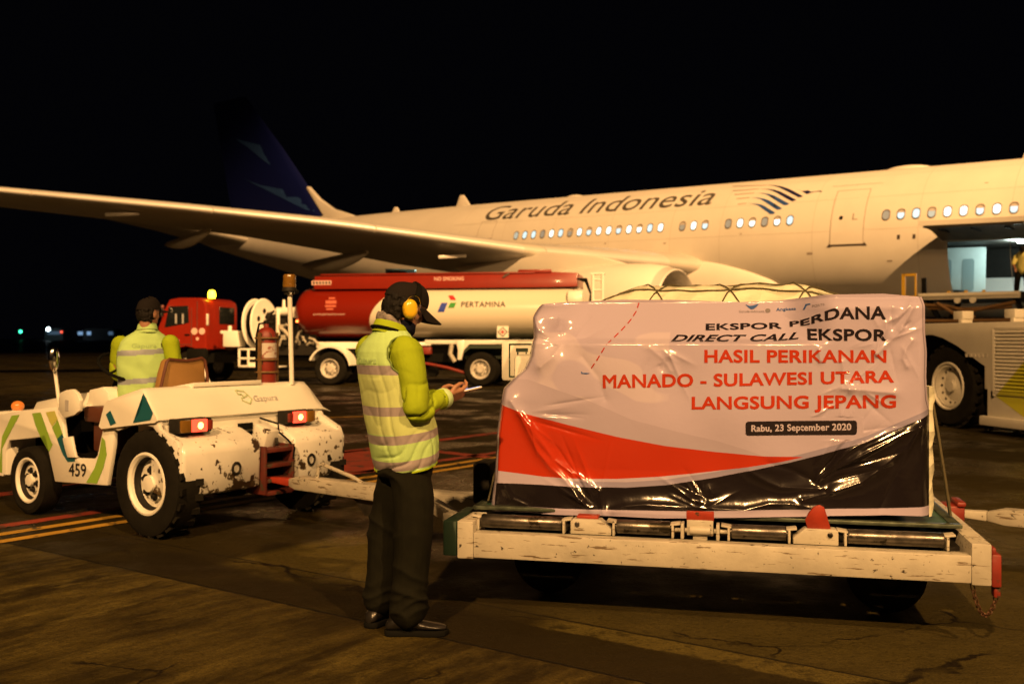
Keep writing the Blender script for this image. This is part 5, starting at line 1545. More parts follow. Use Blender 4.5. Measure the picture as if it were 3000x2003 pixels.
for y, o in ((-.10, 1), (-2.17, -1)):
    for x in (1.02, -3.2):
        if x < 0 and o > 0: continue
        g = G(); r = .66; h = .23
        g.lathe([(.38, -h * .9), (.45, -h), (.60, -h * .95), (.645, -h * .7), (.66, 0), (.645, h * .7), (.60, h * .95), (.45, h), (.38, h * .9)], (x, y - o * h, r), (0, o, 0), 56)
        for k in range(26):
            a = 2 * math.pi * k / 26
            for s in (-1, 1):
                g.box((x + .655 * math.cos(a + s * .06), y - o * h + s * .11, r + .655 * math.sin(a + s * .06)), (.07, .24, .035), (0, -a + math.pi / 2, s * .5))
        w = g.build("wheel", mt['rubber'], UG)
        g = G(); g.lathe([(.385, h * .88), (.375, h * 1.0), (.355, h * 1.0), (.34, h * .8), (.33, h * .86), (.31, h * .86), (.295, h * .5), (.24, h * .4), (.20, h * .45), (.10, h * .55), (.09, h * .8), (.002, h * .82)], (x, y - o * h, r), (0, o, 0), 48)
        rm = g.build("rim", mt['tugw'], w)
        g = G()
        for k in range(14):
            a = 2 * math.pi * k / 14; g.cyl((x + .27 * math.cos(a), y - o * h * .52, r + .27 * math.sin(a)), (x + .27 * math.cos(a), y - o * h * .45, r + .27 * math.sin(a)), .018, n=6)
        g.build("wheel_nut", mt['steel'], rm)


def lime_arrow():
    m = M("white_and_lime_panel", (.60, .58, .50), .5)
    nt = m.node_tree; N = nt.nodes; L = nt.links
    tc = N.new("ShaderNodeTexCoord"); sp = N.new("ShaderNodeSeparateXYZ"); L.new(tc.outputs["Object"], sp.inputs[0])
    a = N.new("ShaderNodeMath"); a.operation = 'MULTIPLY_ADD'; L.new(sp.outputs[0], a.inputs[0]); a.inputs[1].default_value = .89; L.new(sp.outputs[2], a.inputs[2])
    r = N.new("ShaderNodeMath"); r.operation = 'LESS_THAN'; L.new(a.outputs[0], r.inputs[0]); r.inputs[1].default_value = .57 - .24 * .89
    x = N.new("ShaderNodeMix"); x.data_type = 'RGBA'; L.new(r.outputs[0], x.inputs["Factor"]); x.inputs[6].default_value = (.60, .58, .50, 1); x.inputs[7].default_value = (.42, .42, .03, 1)
    L.new(x.outputs[2], N["Principled BSDF"].inputs["Base Color"]); return m


la = lime_arrow()
g = G(); g.box((-1.35, .004, 1.08), (2.30, .02, .96)); lv = g.build("louvre_panel", mt['darksteel'], UG)
g = G()
for k in range(17): g.box((-1.32, .022, .66 + .053 * k), (2.16, .035, .028), (R(-32), 0, 0))
g.build("slats", la, lv)
g = G()
g.box((-.19, .012, 1.06), (.07, .035, .98)); g.box((-1.35, .012, 1.555), (2.3, .035, .05)); g.box((-1.35, .012, .615), (2.3, .035, .05)); g.build("louvre_frame", la, lv, bev=.006)
g = G(); g.box((-.155, .006, 1.05), (.012, .03, 1.0)); g.box((-.17, .02, .60), (.03, .03, .09)); g.build("panel_gap", mt['black'], UG)
flat_to(poly_bm([[(-.22, .57), (-3.6, .57), (-3.6, .17), (-1.08, .17)]]), lambda a, b: (a, .006, b), "lime_arrow", M("lime_yellow_paint", (.42, .42, .03), .5), UG, smooth=False)
g = G(); g.box((-1.9, .03, .20), (3.9, .10, .14)); g.build("side_skirt", mt['tugw'], UG, bev=.02)
for x in (.86, -.28):
    g = G(); g.box((x, -.28, 1.78), (.22, .2, .13)); g.box((x - .05, -.28, 1.68), (.08, .2, .10)); g.build("deck_bracket", mt['tugw'], UG, bev=.01)
g = G()
for k in range(6): g.box((.42 - .085 * k, .003, 1.16), (.05, .006, .055))
g.build("faint_print", M("faint_grey_print", (.40, .38, .33), .6), UG)

# ------------------------------------------------------------------ cargo loader with its deck raised to the hold
RZ = Matrix.Rotation(R(-39.9), 3, 'Z')
LP = Vector((15.44, 37.87, 0)) + RZ @ Vector((3.72, -5.1, 0))
ld = empty("cargo_loader", LP, (0, 0, R(-39.9)), "scissor cargo loader with its pale roller deck raised to the airliner's open hold", "cargo loader")
g = G(); g.box((0, -1.95, 2.70), (2.9, .16, .20)); g.box((0, 1.75, 2.70), (2.9, .16, .16)); g.cyl((-1.42, -2.03, 2.72), (1.42, -2.03, 2.72), .06, n=10); g.build("deck_beam", mt['tugw'], ld, bev=.02)
g = G(); g.box((-1.42, -.1, 2.70), (.12, 3.6, .2)); g.box((1.42, -.1, 2.70), (.12, 3.6, .2)); g.box((0, -.1, 2.62), (2.8, 3.6, .06)); g.build("deck_frame", mt['darksteel'], ld)
for k in range(8):
    G().cyl((-1.3, -1.7 + .45 * k, 2.77), (1.3, -1.7 + .45 * k, 2.77), .035, n=10).build("roller", mt['steel'], ld)
for x in (-.55, -.05, .45): G().box((x, -1.95, 2.83), (.09, .08, .07)).build("deck_stop", mt['yellowsteel'], ld)
for x in (-.28, .16): G().cyl((x, -2.05, 2.56), (x, -1.95, 2.56), .09, n=14).build("guide_wheel", mt['tugw'], ld)
for P_ in ([(-1.3, -1.9, 2.45), (-.6, -1.9, 2.40), (0, -1.9, 2.22), (.6, -1.9, 2.35), (1.3, -1.9, 2.48)], [(-1.2, -1.8, 2.35), (0, -1.85, 2.30), (1.2, -1.8, 2.35)], [(-1.3, -1.85, 1.95), (1.3, -1.85, 1.95)], [(-.9, -1.95, 2.5), (-.3, -1.95, 2.1), (.2, -1.9, 2.05)]):
    G().tube(P_, .055, 8).build("hydraulic_hose", mt['cage'], ld)
for sx in (-1.25, 1.25):
    for s in (-1, 1):
        g = G(); g.tube([(sx, -1.8 * s, .75), (sx, 1.6 * s, 2.6)], .09, 8); g.build("scissor_arm", mt['darksteel'], ld)
g = G(); g.box((0, -.1, .62), (2.7, 4.2, .5)); g.build("chassis", mt['tugw'], ld, bev=.03)
for x in (-1.3, 1.3):
    for y in (-1.5, 1.4):
        G().lathe([(.1, -.14), (.32, -.14), (.36, 0), (.32, .14), (.1, .14)], (x, y, .36), (1, 0, 0), 24).build("wheel", mt['rubber'], ld)
g = G()
for x in (-1.92, -1.55): g.box((x, -1.9, 3.05), (.11 if x < -1.8 else .05, .06, .78))
g.box((-1.73, -1.9, 3.40), (.42, .06, .08)); g.box((-1.73, -1.9, 2.70), (.48, .06, .09))
g.build("guard_rail", mt['yellowsteel'], ld)
g = G(); g.box((-1.36, -1.7, 3.0), (.14, .1, .6)); g.build("control_post", mt['black'], ld, bev=.02)

# ------------------------------------------------------------------ far lights and buildings over the airfield
def lamp(px, V, D, r, col, es, label):
    X = (px - 1500) / 2917 * D; Z = 1.42 - (V - 990) / 2917 * D
    t = empty("airfield_light", (X, D, 0), (0, 0, 0), label, "airfield light", "lights across the dark airfield")
    g = G(); g.cyl((0, 0, 0), (0, 0, Z), .12, n=8); g.build("post", mt['darksteel'], t)
    g = G(); g.ball((0, 0, Z), (r, r, r), 14, 10); g.build("lamp", M("far_lamp", (.5, .5, .5), .5, emit=col, es=es), t)


lamp(60, 971, 620, .95, (.05, 1.0, .45), 5, "small green light far off at the picture's left edge")
lamp(141, 964, 620, 1.1, (.75, .95, 1.0), 14, "bright white light far off between the green and red lights")
lamp(180, 972, 620, .75, (1.0, .10, .05), 2.2, "small dim red light far off right of the white one")
for px, w, V, lab, parts in ((157, 42, 975, "low grey hangar faintly lit below the far white light", ((0, 1.0, .16),)), (290, 76, 976, "long low building with bluish lit windows far off behind the driver", ((-12, 3.2, .9), (-6.5, 2.6, 1.0), (7.5, 3.0, .28)))):
    D = 640; s = D / 2917
    b = empty("far_building", ((px - 1500) * s, D, 0), (0, 0, 0), lab, "building")
    H_ = 1.42 - (V - 8 - 990) * s
    g = G(); g.box((0, 6, H_ / 2), (w * s * 1.25, 12, H_)); g.prism([(-w * s * .66, H_), (w * s * .66, H_), (w * s * .5, H_ + 1.2), (-w * s * .5, H_ + 1.2)], lambda a, c, t: (a, t, c), -.4, 12.4); g.build("wall", M("far_wall", (.2, .22, .25), .8), b)
    for x, wd, e in parts:
        ww = wd if len(parts) > 1 else w * s * .9
        g = G(); g.box((x, -.06, 1.42 - (V - 990) * s), (ww, .1, 2.2)); g.build("lit_window", M("far_lit_window", (.3, .35, .4), .5, emit=(.35, .62, 1.0), es=e * .55), b)


# ------------------------------------------------------------------ people
def V3(*a): return Vector(a)


def ring(c, u, v, a, b, n=28, p=1.0):
    out = []
    for j in range(n):
        t = 2 * math.pi * j / n
        x = math.copysign(abs(math.cos(t)) ** p, math.cos(t)); y = math.copysign(abs(math.sin(t)) ** p, math.sin(t))
        out.append(c + u * (a * x) + v * (b * y))
    return out


def limb(g, pts, rad, n=18):
    """smooth tapered tube through joints (Catmull-Rom)"""
    P_ = [Vector(p) for p in pts]; Q = []; Rr = []
    k = len(P_)
    for i in range(k - 1):
        p0, p1, p2, p3 = P_[max(0, i - 1)], P_[i], P_[i + 1], P_[min(k - 1, i + 2)]
        for s in range(6):
            t = s / 6
            Q.append(.5 * ((2 * p1) + (p2 - p0) * t + (2 * p0 - 5 * p1 + 4 * p2 - p3) * t * t + (3 * p1 - p0 - 3 * p2 + p3) * t ** 3))
            Rr.append(rad[i] + (rad[i + 1] - rad[i]) * t)
    Q.append(P_[-1]); Rr.append(rad[-1])
    g.tube(Q, Rr, n)
    g.ball(P_[0], rad[0] * .98, 14, 10); g.ball(P_[-1], rad[-1] * .98, 14, 10)
    return g


class Head:
    def __init__(s, c, yaw, pitch, roll=0):
        f = V3(math.cos(yaw), math.sin(yaw), 0); up = V3(0, 0, 1)
        s.f = f * math.cos(pitch) - up * math.sin(pitch); s.u = f * math.sin(pitch) + up * math.cos(pitch)
        s.l = s.u.cross(s.f)
        s.c = Vector(c); s.m = Matrix((s.f, s.l, s.u)).transposed()
    def __call__(s, x, y, z): return s.c + s.f * x + s.l * y + s.u * z
    def ball(s, g, c, r, n=18, m=12, rot=None):
        mm = s.m if rot is None else s.m @ rot
        return g.ball(s(*c), r, n, m, mm)


def head_shapes(g, H, neck_base):
    H.ball(g, (0, 0, .03), (.098, .076, .098)); H.ball(g, (.022, 0, -.045), (.070, .058, .075)); H.ball(g, (.045, 0, -.085), (.035, .034, .03))
    H.ball(g, (.092, 0, -.018), (.018, .013, .024)); H.ball(g, (.080, 0, .012), (.014, .010, .026)); H.ball(g, (.078, 0, .040), (.020, .05, .012))
    H.ball(g, (.078, 0, -.056), (.016, .026, .008)); H.ball(g, (.076, 0, -.070), (.015, .022, .008))
    for s in (-1, 1):
        H.ball(g, (.0, s * .078, -.005), (.022, .010, .034)); H.ball(g, (.075, s * .032, .018), (.010, .013, .008)); H.ball(g, (.06, s * .042, -.02), (.02, .016, .02))
    limb(g, [neck_base, H(-.02, 0, -.075), H(-.01, 0, -.03)], [.062, .056, .056])


def hand_shapes(g, wrist, tip_dir, palm_n, side, curl=.9, sc=1.0):
    """palm, four bent fingers of their own lengths, thumb from the side of the palm"""
    d = Vector(tip_dir).normalized(); nrm = (Vector(palm_n) - d * Vector(palm_n).dot(d)).normalized(); s = d.cross(nrm) * side
    w = Vector(wrist)
    for k in (-.024, -.008, .008, .024):
        g.tube([w + d * .005 + s * k * .7, w + d * .045 + s * k, w + d * .088 + s * k], [.015 * sc, .0155 * sc, .012 * sc], 10)
        g.ball(w + d * .088 + s * k, .0115 * sc, 10, 8)
    for k, L_ in ((-.027, .062), (-.009, .074), (.009, .080), (.027, .072)):
        p0 = w + d * .088 + s * k; p = [p0]; ang = 0
        for i, fr in enumerate((.45, .32, .25)):
            ang += curl * (.55, .8, .55)[i]
            p.append(p[-1] + (d * math.cos(ang) + nrm * math.sin(ang)) * L_ * fr)
        g.tube(p, [.0098 * sc, .0092 * sc, .0085 * sc, .0072 * sc], 10); g.ball(p[-1], .0072 * sc, 8, 6)
        for q in p[:-1]: g.ball(q, .0097 * sc, 8, 6)
    t0 = w + d * .028 + s * .024
    tp = [t0, t0 + d * .022 + s * .022 + nrm * .012, t0 + d * .052 + s * .026 + nrm * .020, t0 + d * .074 + s * .018 + nrm * .024]
    g.tube(tp, [.014 * sc, .0125 * sc, .0105 * sc, .008 * sc], 10); g.ball(tp[-1], .008 * sc, 8, 6); g.ball(tp[0], .014 * sc, 8, 6)
    return g


def shoe(parent, heel, d, name="shoe"):
    """leather shoe with a separate sole, length .29"""
    d = Vector(d).normalized(); s = V3(0, 0, 1).cross(d); h = Vector(heel)
    g = G(); rr = []
    for x, w, zt, zb in ((-.005, .020, .055, .028), (.012, .034, .085, .024), (.05, .038, .098, .024), (.09, .036, .105, .026), (.13, .038, .085, .028), (.17, .044, .068, .028), (.21, .048, .058, .028), (.25, .044, .052, .028), (.278, .030, .045, .029), (.290, .012, .038, .03)):
        c = h + d * x
        rr.append([c + s * (w * math.cos(a)) + V3(0, 0, 1) * ((zt + zb) / 2 + (zt - zb) / 2 * math.copysign(abs(math.sin(a)) ** .8, math.sin(a))) for a in [2 * math.pi * j / 18 for j in range(18)]])
    up = g.loft(rr).build(name, mt['leather'], parent, angle=60)
    g = G(); A = []
    outl = [(-.012, .0), (-.005, .03), (.02, .042), (.08, .040), (.13, .040), (.19, .052), (.24, .052), (.28, .036), (.298, .0)]
    full = outl + [(x, -w) for x, w in outl[-2:0:-1]]
    g.prism(full, lambda a, b, t: h + d * a + s * b + V3(0, 0, t), .002, .028); g.build("sole", mt['black'], up, bev=.004)
    return up


def folds(p, amp=.006, sc=9, ax=(1, 1, .35), seed=0):
    q = (p[0] * ax[0], p[1] * ax[1], p[2] * ax[2])
    a = nz(q, sc, seed); b = nz(q, sc * 2.2, seed + 5)
    return amp * ((1 - 2 * abs(a)) * .9 + .4 * b)


# ---- the man with the phone (metres from his own spot on the ground)
man = empty("person", (-.55, 4.84, 0), (0, 0, 0), "standing man in lime vest, dark cap and yellow ear muffs looking at a phone", "person")
HD = R(35)
h = V3(math.cos(HD), math.sin(HD), 0); rr_ = V3(math.sin(HD), -math.cos(HD), 0); UPV = V3(0, 0, 1)
HEAD = Head((.022, .012, 1.566), R(24), R(24))
# body: head, neck, trunk, arms, hands, legs, one skin
g = G()
head_shapes(g, HEAD, V3(-.035, .0, 1.42))
g.loft([ring(V3(x, y, z), rr_, h, a * .90, b * .88) for z, x, y, a, b in ((.86, .02, .01, .18, .115), (1.05, -.006, 0, .18, .115), (1.25, -.04, -.01, .18, .11), (1.36, -.045, -.01, .17, .10), (1.43, -.04, 0, .09, .07))])
SHR, ELR, WRR = V3(.058, -.158, 1.345), V3(.112, -.205, 1.088), V3(.222, .012, 1.128)
SHL, ELL, WRL = V3(-.150, .150, 1.345), V3(-.075, .285, 1.09), V3(.150, .205, 1.118)
limb(g, [SHR, ELR, WRR], [.052, .040, .027]); limb(g, [SHL, ELL, WRL], [.052, .040, .027])
fd = (WRR - ELR).normalized()
hdir = V3(.80, .50, .20)
hand_shapes(g, WRR + fd * .012, hdir, V3(-.25, .55, .55), 1, .75)
hand_shapes(g, WRL + (WRL - ELL).normalized() * .012, V3(.85, -.25, .1), V3(-.1, -.75, .4), -1, .9)
HR, KR_, AR = V3(.060, -.075, .86), V3(.070, -.095, .47), V3(.028, -.075, .09)
HL, KL, AL = V3(-.012, .075, .86), V3(-.075, .080, .47), V3(-.110, .095, .09)
limb(g, [HR, KR_, AR], [.082, .058, .042]); limb(g, [HL, KL, AL], [.082, .058, .042])
for a, f in ((AR, V3(1, .06, 0)), (AL, V3(.55, .8, 0))): limb(g, [a - V3(0, 0, .03), a + f.normalized() * .10 - V3(0, 0, .055)], [.030, .018])
link("body", remesh(g, .0055, 1), mt['skin'], man)

# trousers
g = G()
g.loft([ring(V3(x, y, z), rr_, h, a, b, p=.9) for z, x, y, a, b in ((.95, .015, .005, .150, .095), (.90, .018, .005, .165, .105), (.84, .022, .002, .168, .108), (.76, .024, -.002, .172, .118))])
limb(g, [HR + V3(-.01, .012, -.05), V3(.078, -.085, .66), KR_ + V3(.010, 0, 0), V3(.066, -.085, .28), V3(.052, -.078, .125)], [.096, .099, .091, .088, .092])
limb(g, [HL + V3(0, -.012, -.05), V3(-.030, .080, .66), KL, V3(-.085, .085, .28), V3(-.105, .092, .135)], [.094, .095, .086, .083, .086])


def tr_fold(p):
    z = p.z
    d = z * .75 + (p.x * .8 + p.y * .5) * .85 + .05 * nz(p, 5, 1)
    m = max(0.0, nz((p[0], p[1], z * .6), 4.5, 4) + .25)
    c = math.sin(27 * d + 2.2 * nz(p, 4))
    w = .024 * m * (1 - abs(c)) ** 1.6 * (1 if z < .8 else .4)
    e = math.sin(60 * (z - .25 * p.x) + 5 * nz(p, 5, 2))
    hem = .010 * math.exp(-((z - .17) / .055) ** 2) * (1 - abs(e)) ** 1.3
    return folds(p, .005, 6, (1, 1, .3), 3) + w + hem - .004


trs = link("trousers", remesh(g, .008, 2, tr_fold), mt['cloth'], man)
# shoes: right one points across the picture, the left one away
shoe(man, V3(-.050, -.072, 0), V3(1, .02, 0)); shoe(man, V3(-.150, .035, 0), V3(.5, .87, 0))

# jacket sleeves
def sleeve(sh, el, wr, parent, r=(.075, .064, .057, .049, .041), seed=0):
    g = G()
    mid = (sh + el) / 2
    top = sh + (sh - el).normalized() * .012
    limb(g, [top, mid, el, (el + wr) / 2, wr], list(r))
    def dsp(p):
        de = (p - el).length
        e = -.022 * math.exp(-(de / .13) ** 2) * (1 - abs(math.sin(34 * (p - el).dot((wr - sh).normalized()) + 3 * nz(p, 7, seed)))) ** 2.6
        dw = (p - wr).length
        c = -.010 * math.exp(-(dw / .09) ** 2) * (1 - abs(math.sin(55 * (p - wr).dot((wr - el).normalized()) + 2 * nz(p, 9, 3)))) ** 2.4
        c -= .012 * max(0, nz(p, 4, seed + 3) + .25) * (1 - abs(math.sin(16 * (p.x + p.y * .6) + 9 * p.z + 2 * nz(p, 5, 1)))) ** 3.2
        return folds(p, .010, 7, (1, 1, .45), seed) + e + c
    return link("sleeve", remesh(g, .007, 1, dsp), mt['sleeve'], parent)


sr = sleeve(SHR, ELR, WRR - fd * .012, man, seed=1); sleeve(SHL, ELL, WRL, man, seed=2)
g = G(); c_ = WRR - fd * .006; u_ = fd.orthogonal().normalized(); v_ = fd.cross(u_)
g.loft([ring(c_ + fd * t, u_, v_, r_, r_, 22) for t, r_ in ((-.035, .049), (-.02, .052), (.004, .051), (.012, .046), (.0, .040))]); g.build("cuff", M("pale_cuff", (.42, .60, .30), .8), sr)
g = G(); g.ball(c_ - fd * .014 + V3(.012, -.05, .012), (.007, .007, .007), 8, 6); g.build("cuff_button", mt['black'], sr)

# vest: one skin, the tape bands are cut out of it by height
TOR = [(.800, .030, .012, .196, .128), (.83, .031, .012, .203, .136), (.90, .024, .010, .208, .143), (.98, .014, .006, .210, .146), (1.06, -.006, .0, .212, .142), (1.14, -.022, -.006, .213, .138), (1.22, -.036, -.012, .214, .136), (1.30, -.045, -.014, .212, .134), (1.355, -.047, -.012, .198, .124), (1.395, -.046, -.010, .168, .108), (1.43, -.043, -.006, .122, .090), (1.455, -.038, -.002, .092, .078)]


def tor(z, key):
    zs = [t[0] for t in TOR]; return np.interp(z, zs, [t[key] for t in TOR])


def vest_point(z, ang, off=0.0):
    up_ = .030 * math.sin(ang) * max(0, min(1, (1.18 - z) / .25))
    c = V3(tor(z, 1), tor(z, 2), z + up_); a, b = tor(z, 3) + off, tor(z, 4) + off
    x = math.copysign(abs(math.cos(ang)) ** .92, math.cos(ang)); y = math.copysign(abs(math.sin(ang)) ** .92, math.sin(ang))
    p = c + rr_ * (a * x) + h * (b * y)
    n = (rr_ * (x / a) + h * (y / b)).normalized()
    low = max(0, min(1, (1.16 - z) / .25))
    va = math.sin(ang * 9 + 5 * z + 2.5 * nz(p, 4)); m1 = max(0, nz((p[0], p[1], z * .4), 5, 2) + .35)
    d = -.024 * m1 * (1 - abs(va)) ** 2.4 * (.45 + .55 * low)
    vb = math.sin(40 * (z - .12 * math.sin(ang) + .05 * nz(p, 6)) + 2 * nz(p, 5, 7)); m2 = max(0, nz(p, 4.5, 9) + .18)
    d += -.015 * m2 * (1 - abs(vb)) ** 2.2 * (.35 + .65 * low)
    d += folds(p, .0045, 9, (1, 1, .35), 6)
    if z < .84: d -= .004 * (.84 - z) / .04
    return p + n * d


NANG, NZ = 150, 132
zz = [.800 + (1.455 - .800) * i / NZ for i in range(NZ + 1)]
# tape heights tilt with the back: higher behind, lower in front
def tape(z, ang):
    for c, w in ((.838, .021), (.958, .021), (1.082, .021), (1.270, .022)):
        t = z
        if abs(t - c) < w: return True
    return False
grid = [[vest_point(z, 2 * math.pi * j / NANG) for j in range(NANG)] for z in zz]
def armhole(p):  # cut away where the arms come through
    for s in (SHR, SHL):
        d = p - s
        if abs(d.dot(h) + .012) < .078 and -.10 < d.z < .075 and (d.dot(rr_) * (1 if s is SHR else -1)) > -.075:
            if (d.dot(h) + .012) ** 2 / .078 ** 2 + (d.z + .015) ** 2 / .092 ** 2 < 1: return True
    return False
bmv = {k: bmesh.new() for k in ("vest", "tape", "mid", "low")}
vm = {k: {} for k in bmv}
for i in range(NZ):
    for j in range(NANG):
        k2 = (j + 1) % NANG
        quad = (grid[i][j], grid[i][k2], grid[i + 1][k2], grid[i + 1][j])
        cen = sum(quad, Vector()) / 4
        if armhole(cen): continue
        ang = 2 * math.pi * (j + .5) / NANG
        z = (zz[i] + zz[i + 1]) / 2
        key = "tape" if tape(z, ang) else ("mid" if .965 < z + .02 * math.sin(ang) < 1.268 else ("low" if z < 1.1 else "vest"))
        b = bmv[key]; vs = []
        for (a_, b_), q in zip(((i, j), (i, k2), (i + 1, k2), (i + 1, j)), quad):
            if (a_, b_) not in vm[key]: vm[key][(a_, b_)] = b.verts.new(q)
            vs.append(vm[key][(a_, b_)])
        f = b.faces.new(vs); f.smooth = True
def emit(b, name, mat, parent):
    bmesh.ops.recalc_face_normals(b, faces=b.faces)
    me = bpy.data.meshes.new(name); b.to_mesh(me); b.free(); return link(name, me, mat, parent)
vest = emit(bmv["vest"], "vest", mt['vest'], man)
emit(bmv["low"], "vest_hem", mt['vest'], vest); emit(bmv["mid"], "vest_panel", mt['vestmid'], vest); emit(bmv["tape"], "reflective_tape", mt['reflect'], vest)
# piping round the near armhole, hem binding, collar
P_ = []
for k in range(40):
    a = 2 * math.pi * k / 40
    best = None
    tgt = SHR + h * (-.012 + .080 * math.cos(a)) + V3(0, 0, -.015 + .094 * math.sin(a))
    z = min(1.452, max(.9, tgt.z))
    best = min((vest_point(z, 2 * math.pi * q / 120) for q in range(-32, 33)), key=lambda p: (p - tgt).dot(h) ** 2)
    P_.append(best + rr_ * .003)
G().tube(P_, .0045, 6, closed=True).build("arm_binding", M("dark_lime_binding", (.10, .16, .03), .8), vest)
g = G(); g.tube([vest_point(.801, 2 * math.pi * k / 80) for k in range(80)], .005, 6, closed=True); g.build("hem_binding", mt['sleeve'], vest)
# torso of the jacket seen in the armholes, and its collar
g = G(); g.loft([ring(V3(t[1], t[2], t[0]), rr_, h, t[3] - .018, t[4] - .018, p=.92) for t in TOR]); jk = g.build("jacket", mt['sleeve'], man)
g = G(); rgs = []
nb = V3(-.040, -.002, 0)
for z0, r0, lean in ((1.428, 1.16, 0), (1.452, 1.06, .004), (1.472, 1.0, .010), (1.486, 1.03, .012), (1.480, 1.10, .010), (1.455, 1.16, .004)):
    rgs.append([nb + V3(lean, lean * .4, 0) + rr_ * (.078 * r0 * math.cos(a)) + h * (.078 * r0 * math.sin(a)) + UPV * (z0 - .030 * math.sin(a) - (.012 if math.sin(a) > .8 else 0)) for a in [2 * math.pi * k / 36 for k in range(36)]])
g.loft(rgs, cap=False); g.build("collar", mt['sleeve'], jk, angle=60)
g = G(); rgs = []
for z0, r0 in ((1.462, .070), (1.485, .076), (1.505, .071), (1.515, .062)):
    rgs.append([nb + V3(.004, 0, 0) + rr_ * (r0 * math.cos(a)) + h * (r0 * math.sin(a)) + UPV * (z0 - .036 * math.sin(a) + .004 * math.sin(9 * a)) for a in [2 * math.pi * k / 36 for k in range(36)]])
g.loft(rgs, cap=False); g.build("neck_scarf", mt['scarf'], man, angle=60)
g = G(); g.tube([nb + rr_ * (.092 * math.cos(a)) + h * (.092 * math.sin(a)) + UPV * (1.452 - .028 * math.sin(a)) for a in [R(-175 + 170 * k / 16) for k in range(17)]], .0065, 8); g.build("lanyard", mt['black'], man)


def vest_mark(z0, a0, parent):
    bm = text_bm("Gapura", 0, 0, 1.0)
    flat_to(bm, lambda x, y: vest_point(z0 + .030 * y, a0 + .80 * x, .004) + (-h) * .004, "back_lettering", mt_mark, parent, step=.1)
    mk = poly_bm(ribbon([(0, .06), (.13, .075), (.18, .03), (.09, .01), (.05, .035), (0, .03), (0, .06)], .010) + ribbon([(.09, .01), (.02, -.02), (.03, -.05), (.15, -.06), (.2, -.02), (.18, .03)], .010))
    flat_to(mk, lambda x, y: vest_point(z0 + .055 + .42 * y, a0 - .34 + 1.3 * x, .004) + (-h) * .004, "back_mark", mt_mark, parent)


mt_mark = M("faint_vest_print", (.26, .40, .17), .8)
vest_mark(1.302, R(-108), vest)

# cap, hair, mask, ear muffs
def cap_on(H, parent, peak=.105, tilt=-.30, hair=True):
    g = G(); rings = []
    for k in range(9):
        t = k / 8 * math.pi / 2
        rings.append([H(-.002 + .112 * math.cos(t) ** .75 * math.cos(a), .088 * math.cos(t) ** .75 * math.sin(a), .034 + .100 * math.sin(t) + .010 * math.cos(a)) for a in [2 * math.pi * j / 30 for j in range(30)]])
    g.loft(rings); c = g.build("cap", mt['cap'], parent, angle=70)
    g = G(); up, lo = [], []
    rows = []
    for i in range(8):
        t = i / 7
        row = []
        for j in range(15):
            a = -1.15 + 2.3 * j / 14
            x = .104 * math.cos(a * .92) + t * peak * math.cos(a) ** .6
            y = .086 * math.sin(a) * (1 - .16 * t)
            z = .040 + t * peak * tilt - .030 * (y / .08) ** 2 * (.6 + .5 * t)
            row.append((x, y, z))
        rows.append(row)
    T = [[g.bm.verts.new(H(*p)) for p in r] for r in rows]; B_ = [[g.bm.verts.new(H(p[0], p[1], p[2] - .006)) for p in r] for r in rows]
    for i in range(7):
        for j in range(14):
            g.bm.faces.new((T[i][j], T[i][j + 1], T[i + 1][j + 1], T[i + 1][j])); g.bm.faces.new((B_[i + 1][j], B_[i + 1][j + 1], B_[i][j + 1], B_[i][j]))
    for i in range(7):
        for j in (0, 14): g.bm.faces.new((T[i][j], T[i + 1][j], B_[i + 1][j], B_[i][j]) if j == 0 else (B_[i][j], B_[i + 1][j], T[i + 1][j], T[i][j]))
    for j in range(14): g.bm.faces.new((T[7][j], T[7][j + 1], B_[7][j + 1], B_[7][j])); g.bm.faces.new((B_[0][j], B_[0][j + 1], T[0][j + 1], T[0][j]))
    g.build("peak", mt['cap'], c, angle=50)
    G().ball(H(-.002, 0, .135), (.008, .008, .006), 10, 6).build("cap_button", mt['cap'], c)
    if hair:
        random.seed(5)
        g = G(); H.ball(g, (-.030, 0, -.012), (.080, .080, .066))
        for k in range(42):
            a = R(random.uniform(105, 255)); zc = random.uniform(-.062, .035)
            rad = .102 - max(0, -.02 - zc) * .5
            H.ball(g, (rad * math.cos(a) * .98, rad * .86 * math.sin(a), zc), (.013, .013, .016), 8, 6)
        link("hair", remesh(g, .005, 1, lambda p: .0025 * nz(p, 120)), mt['hair'], parent)
    return c


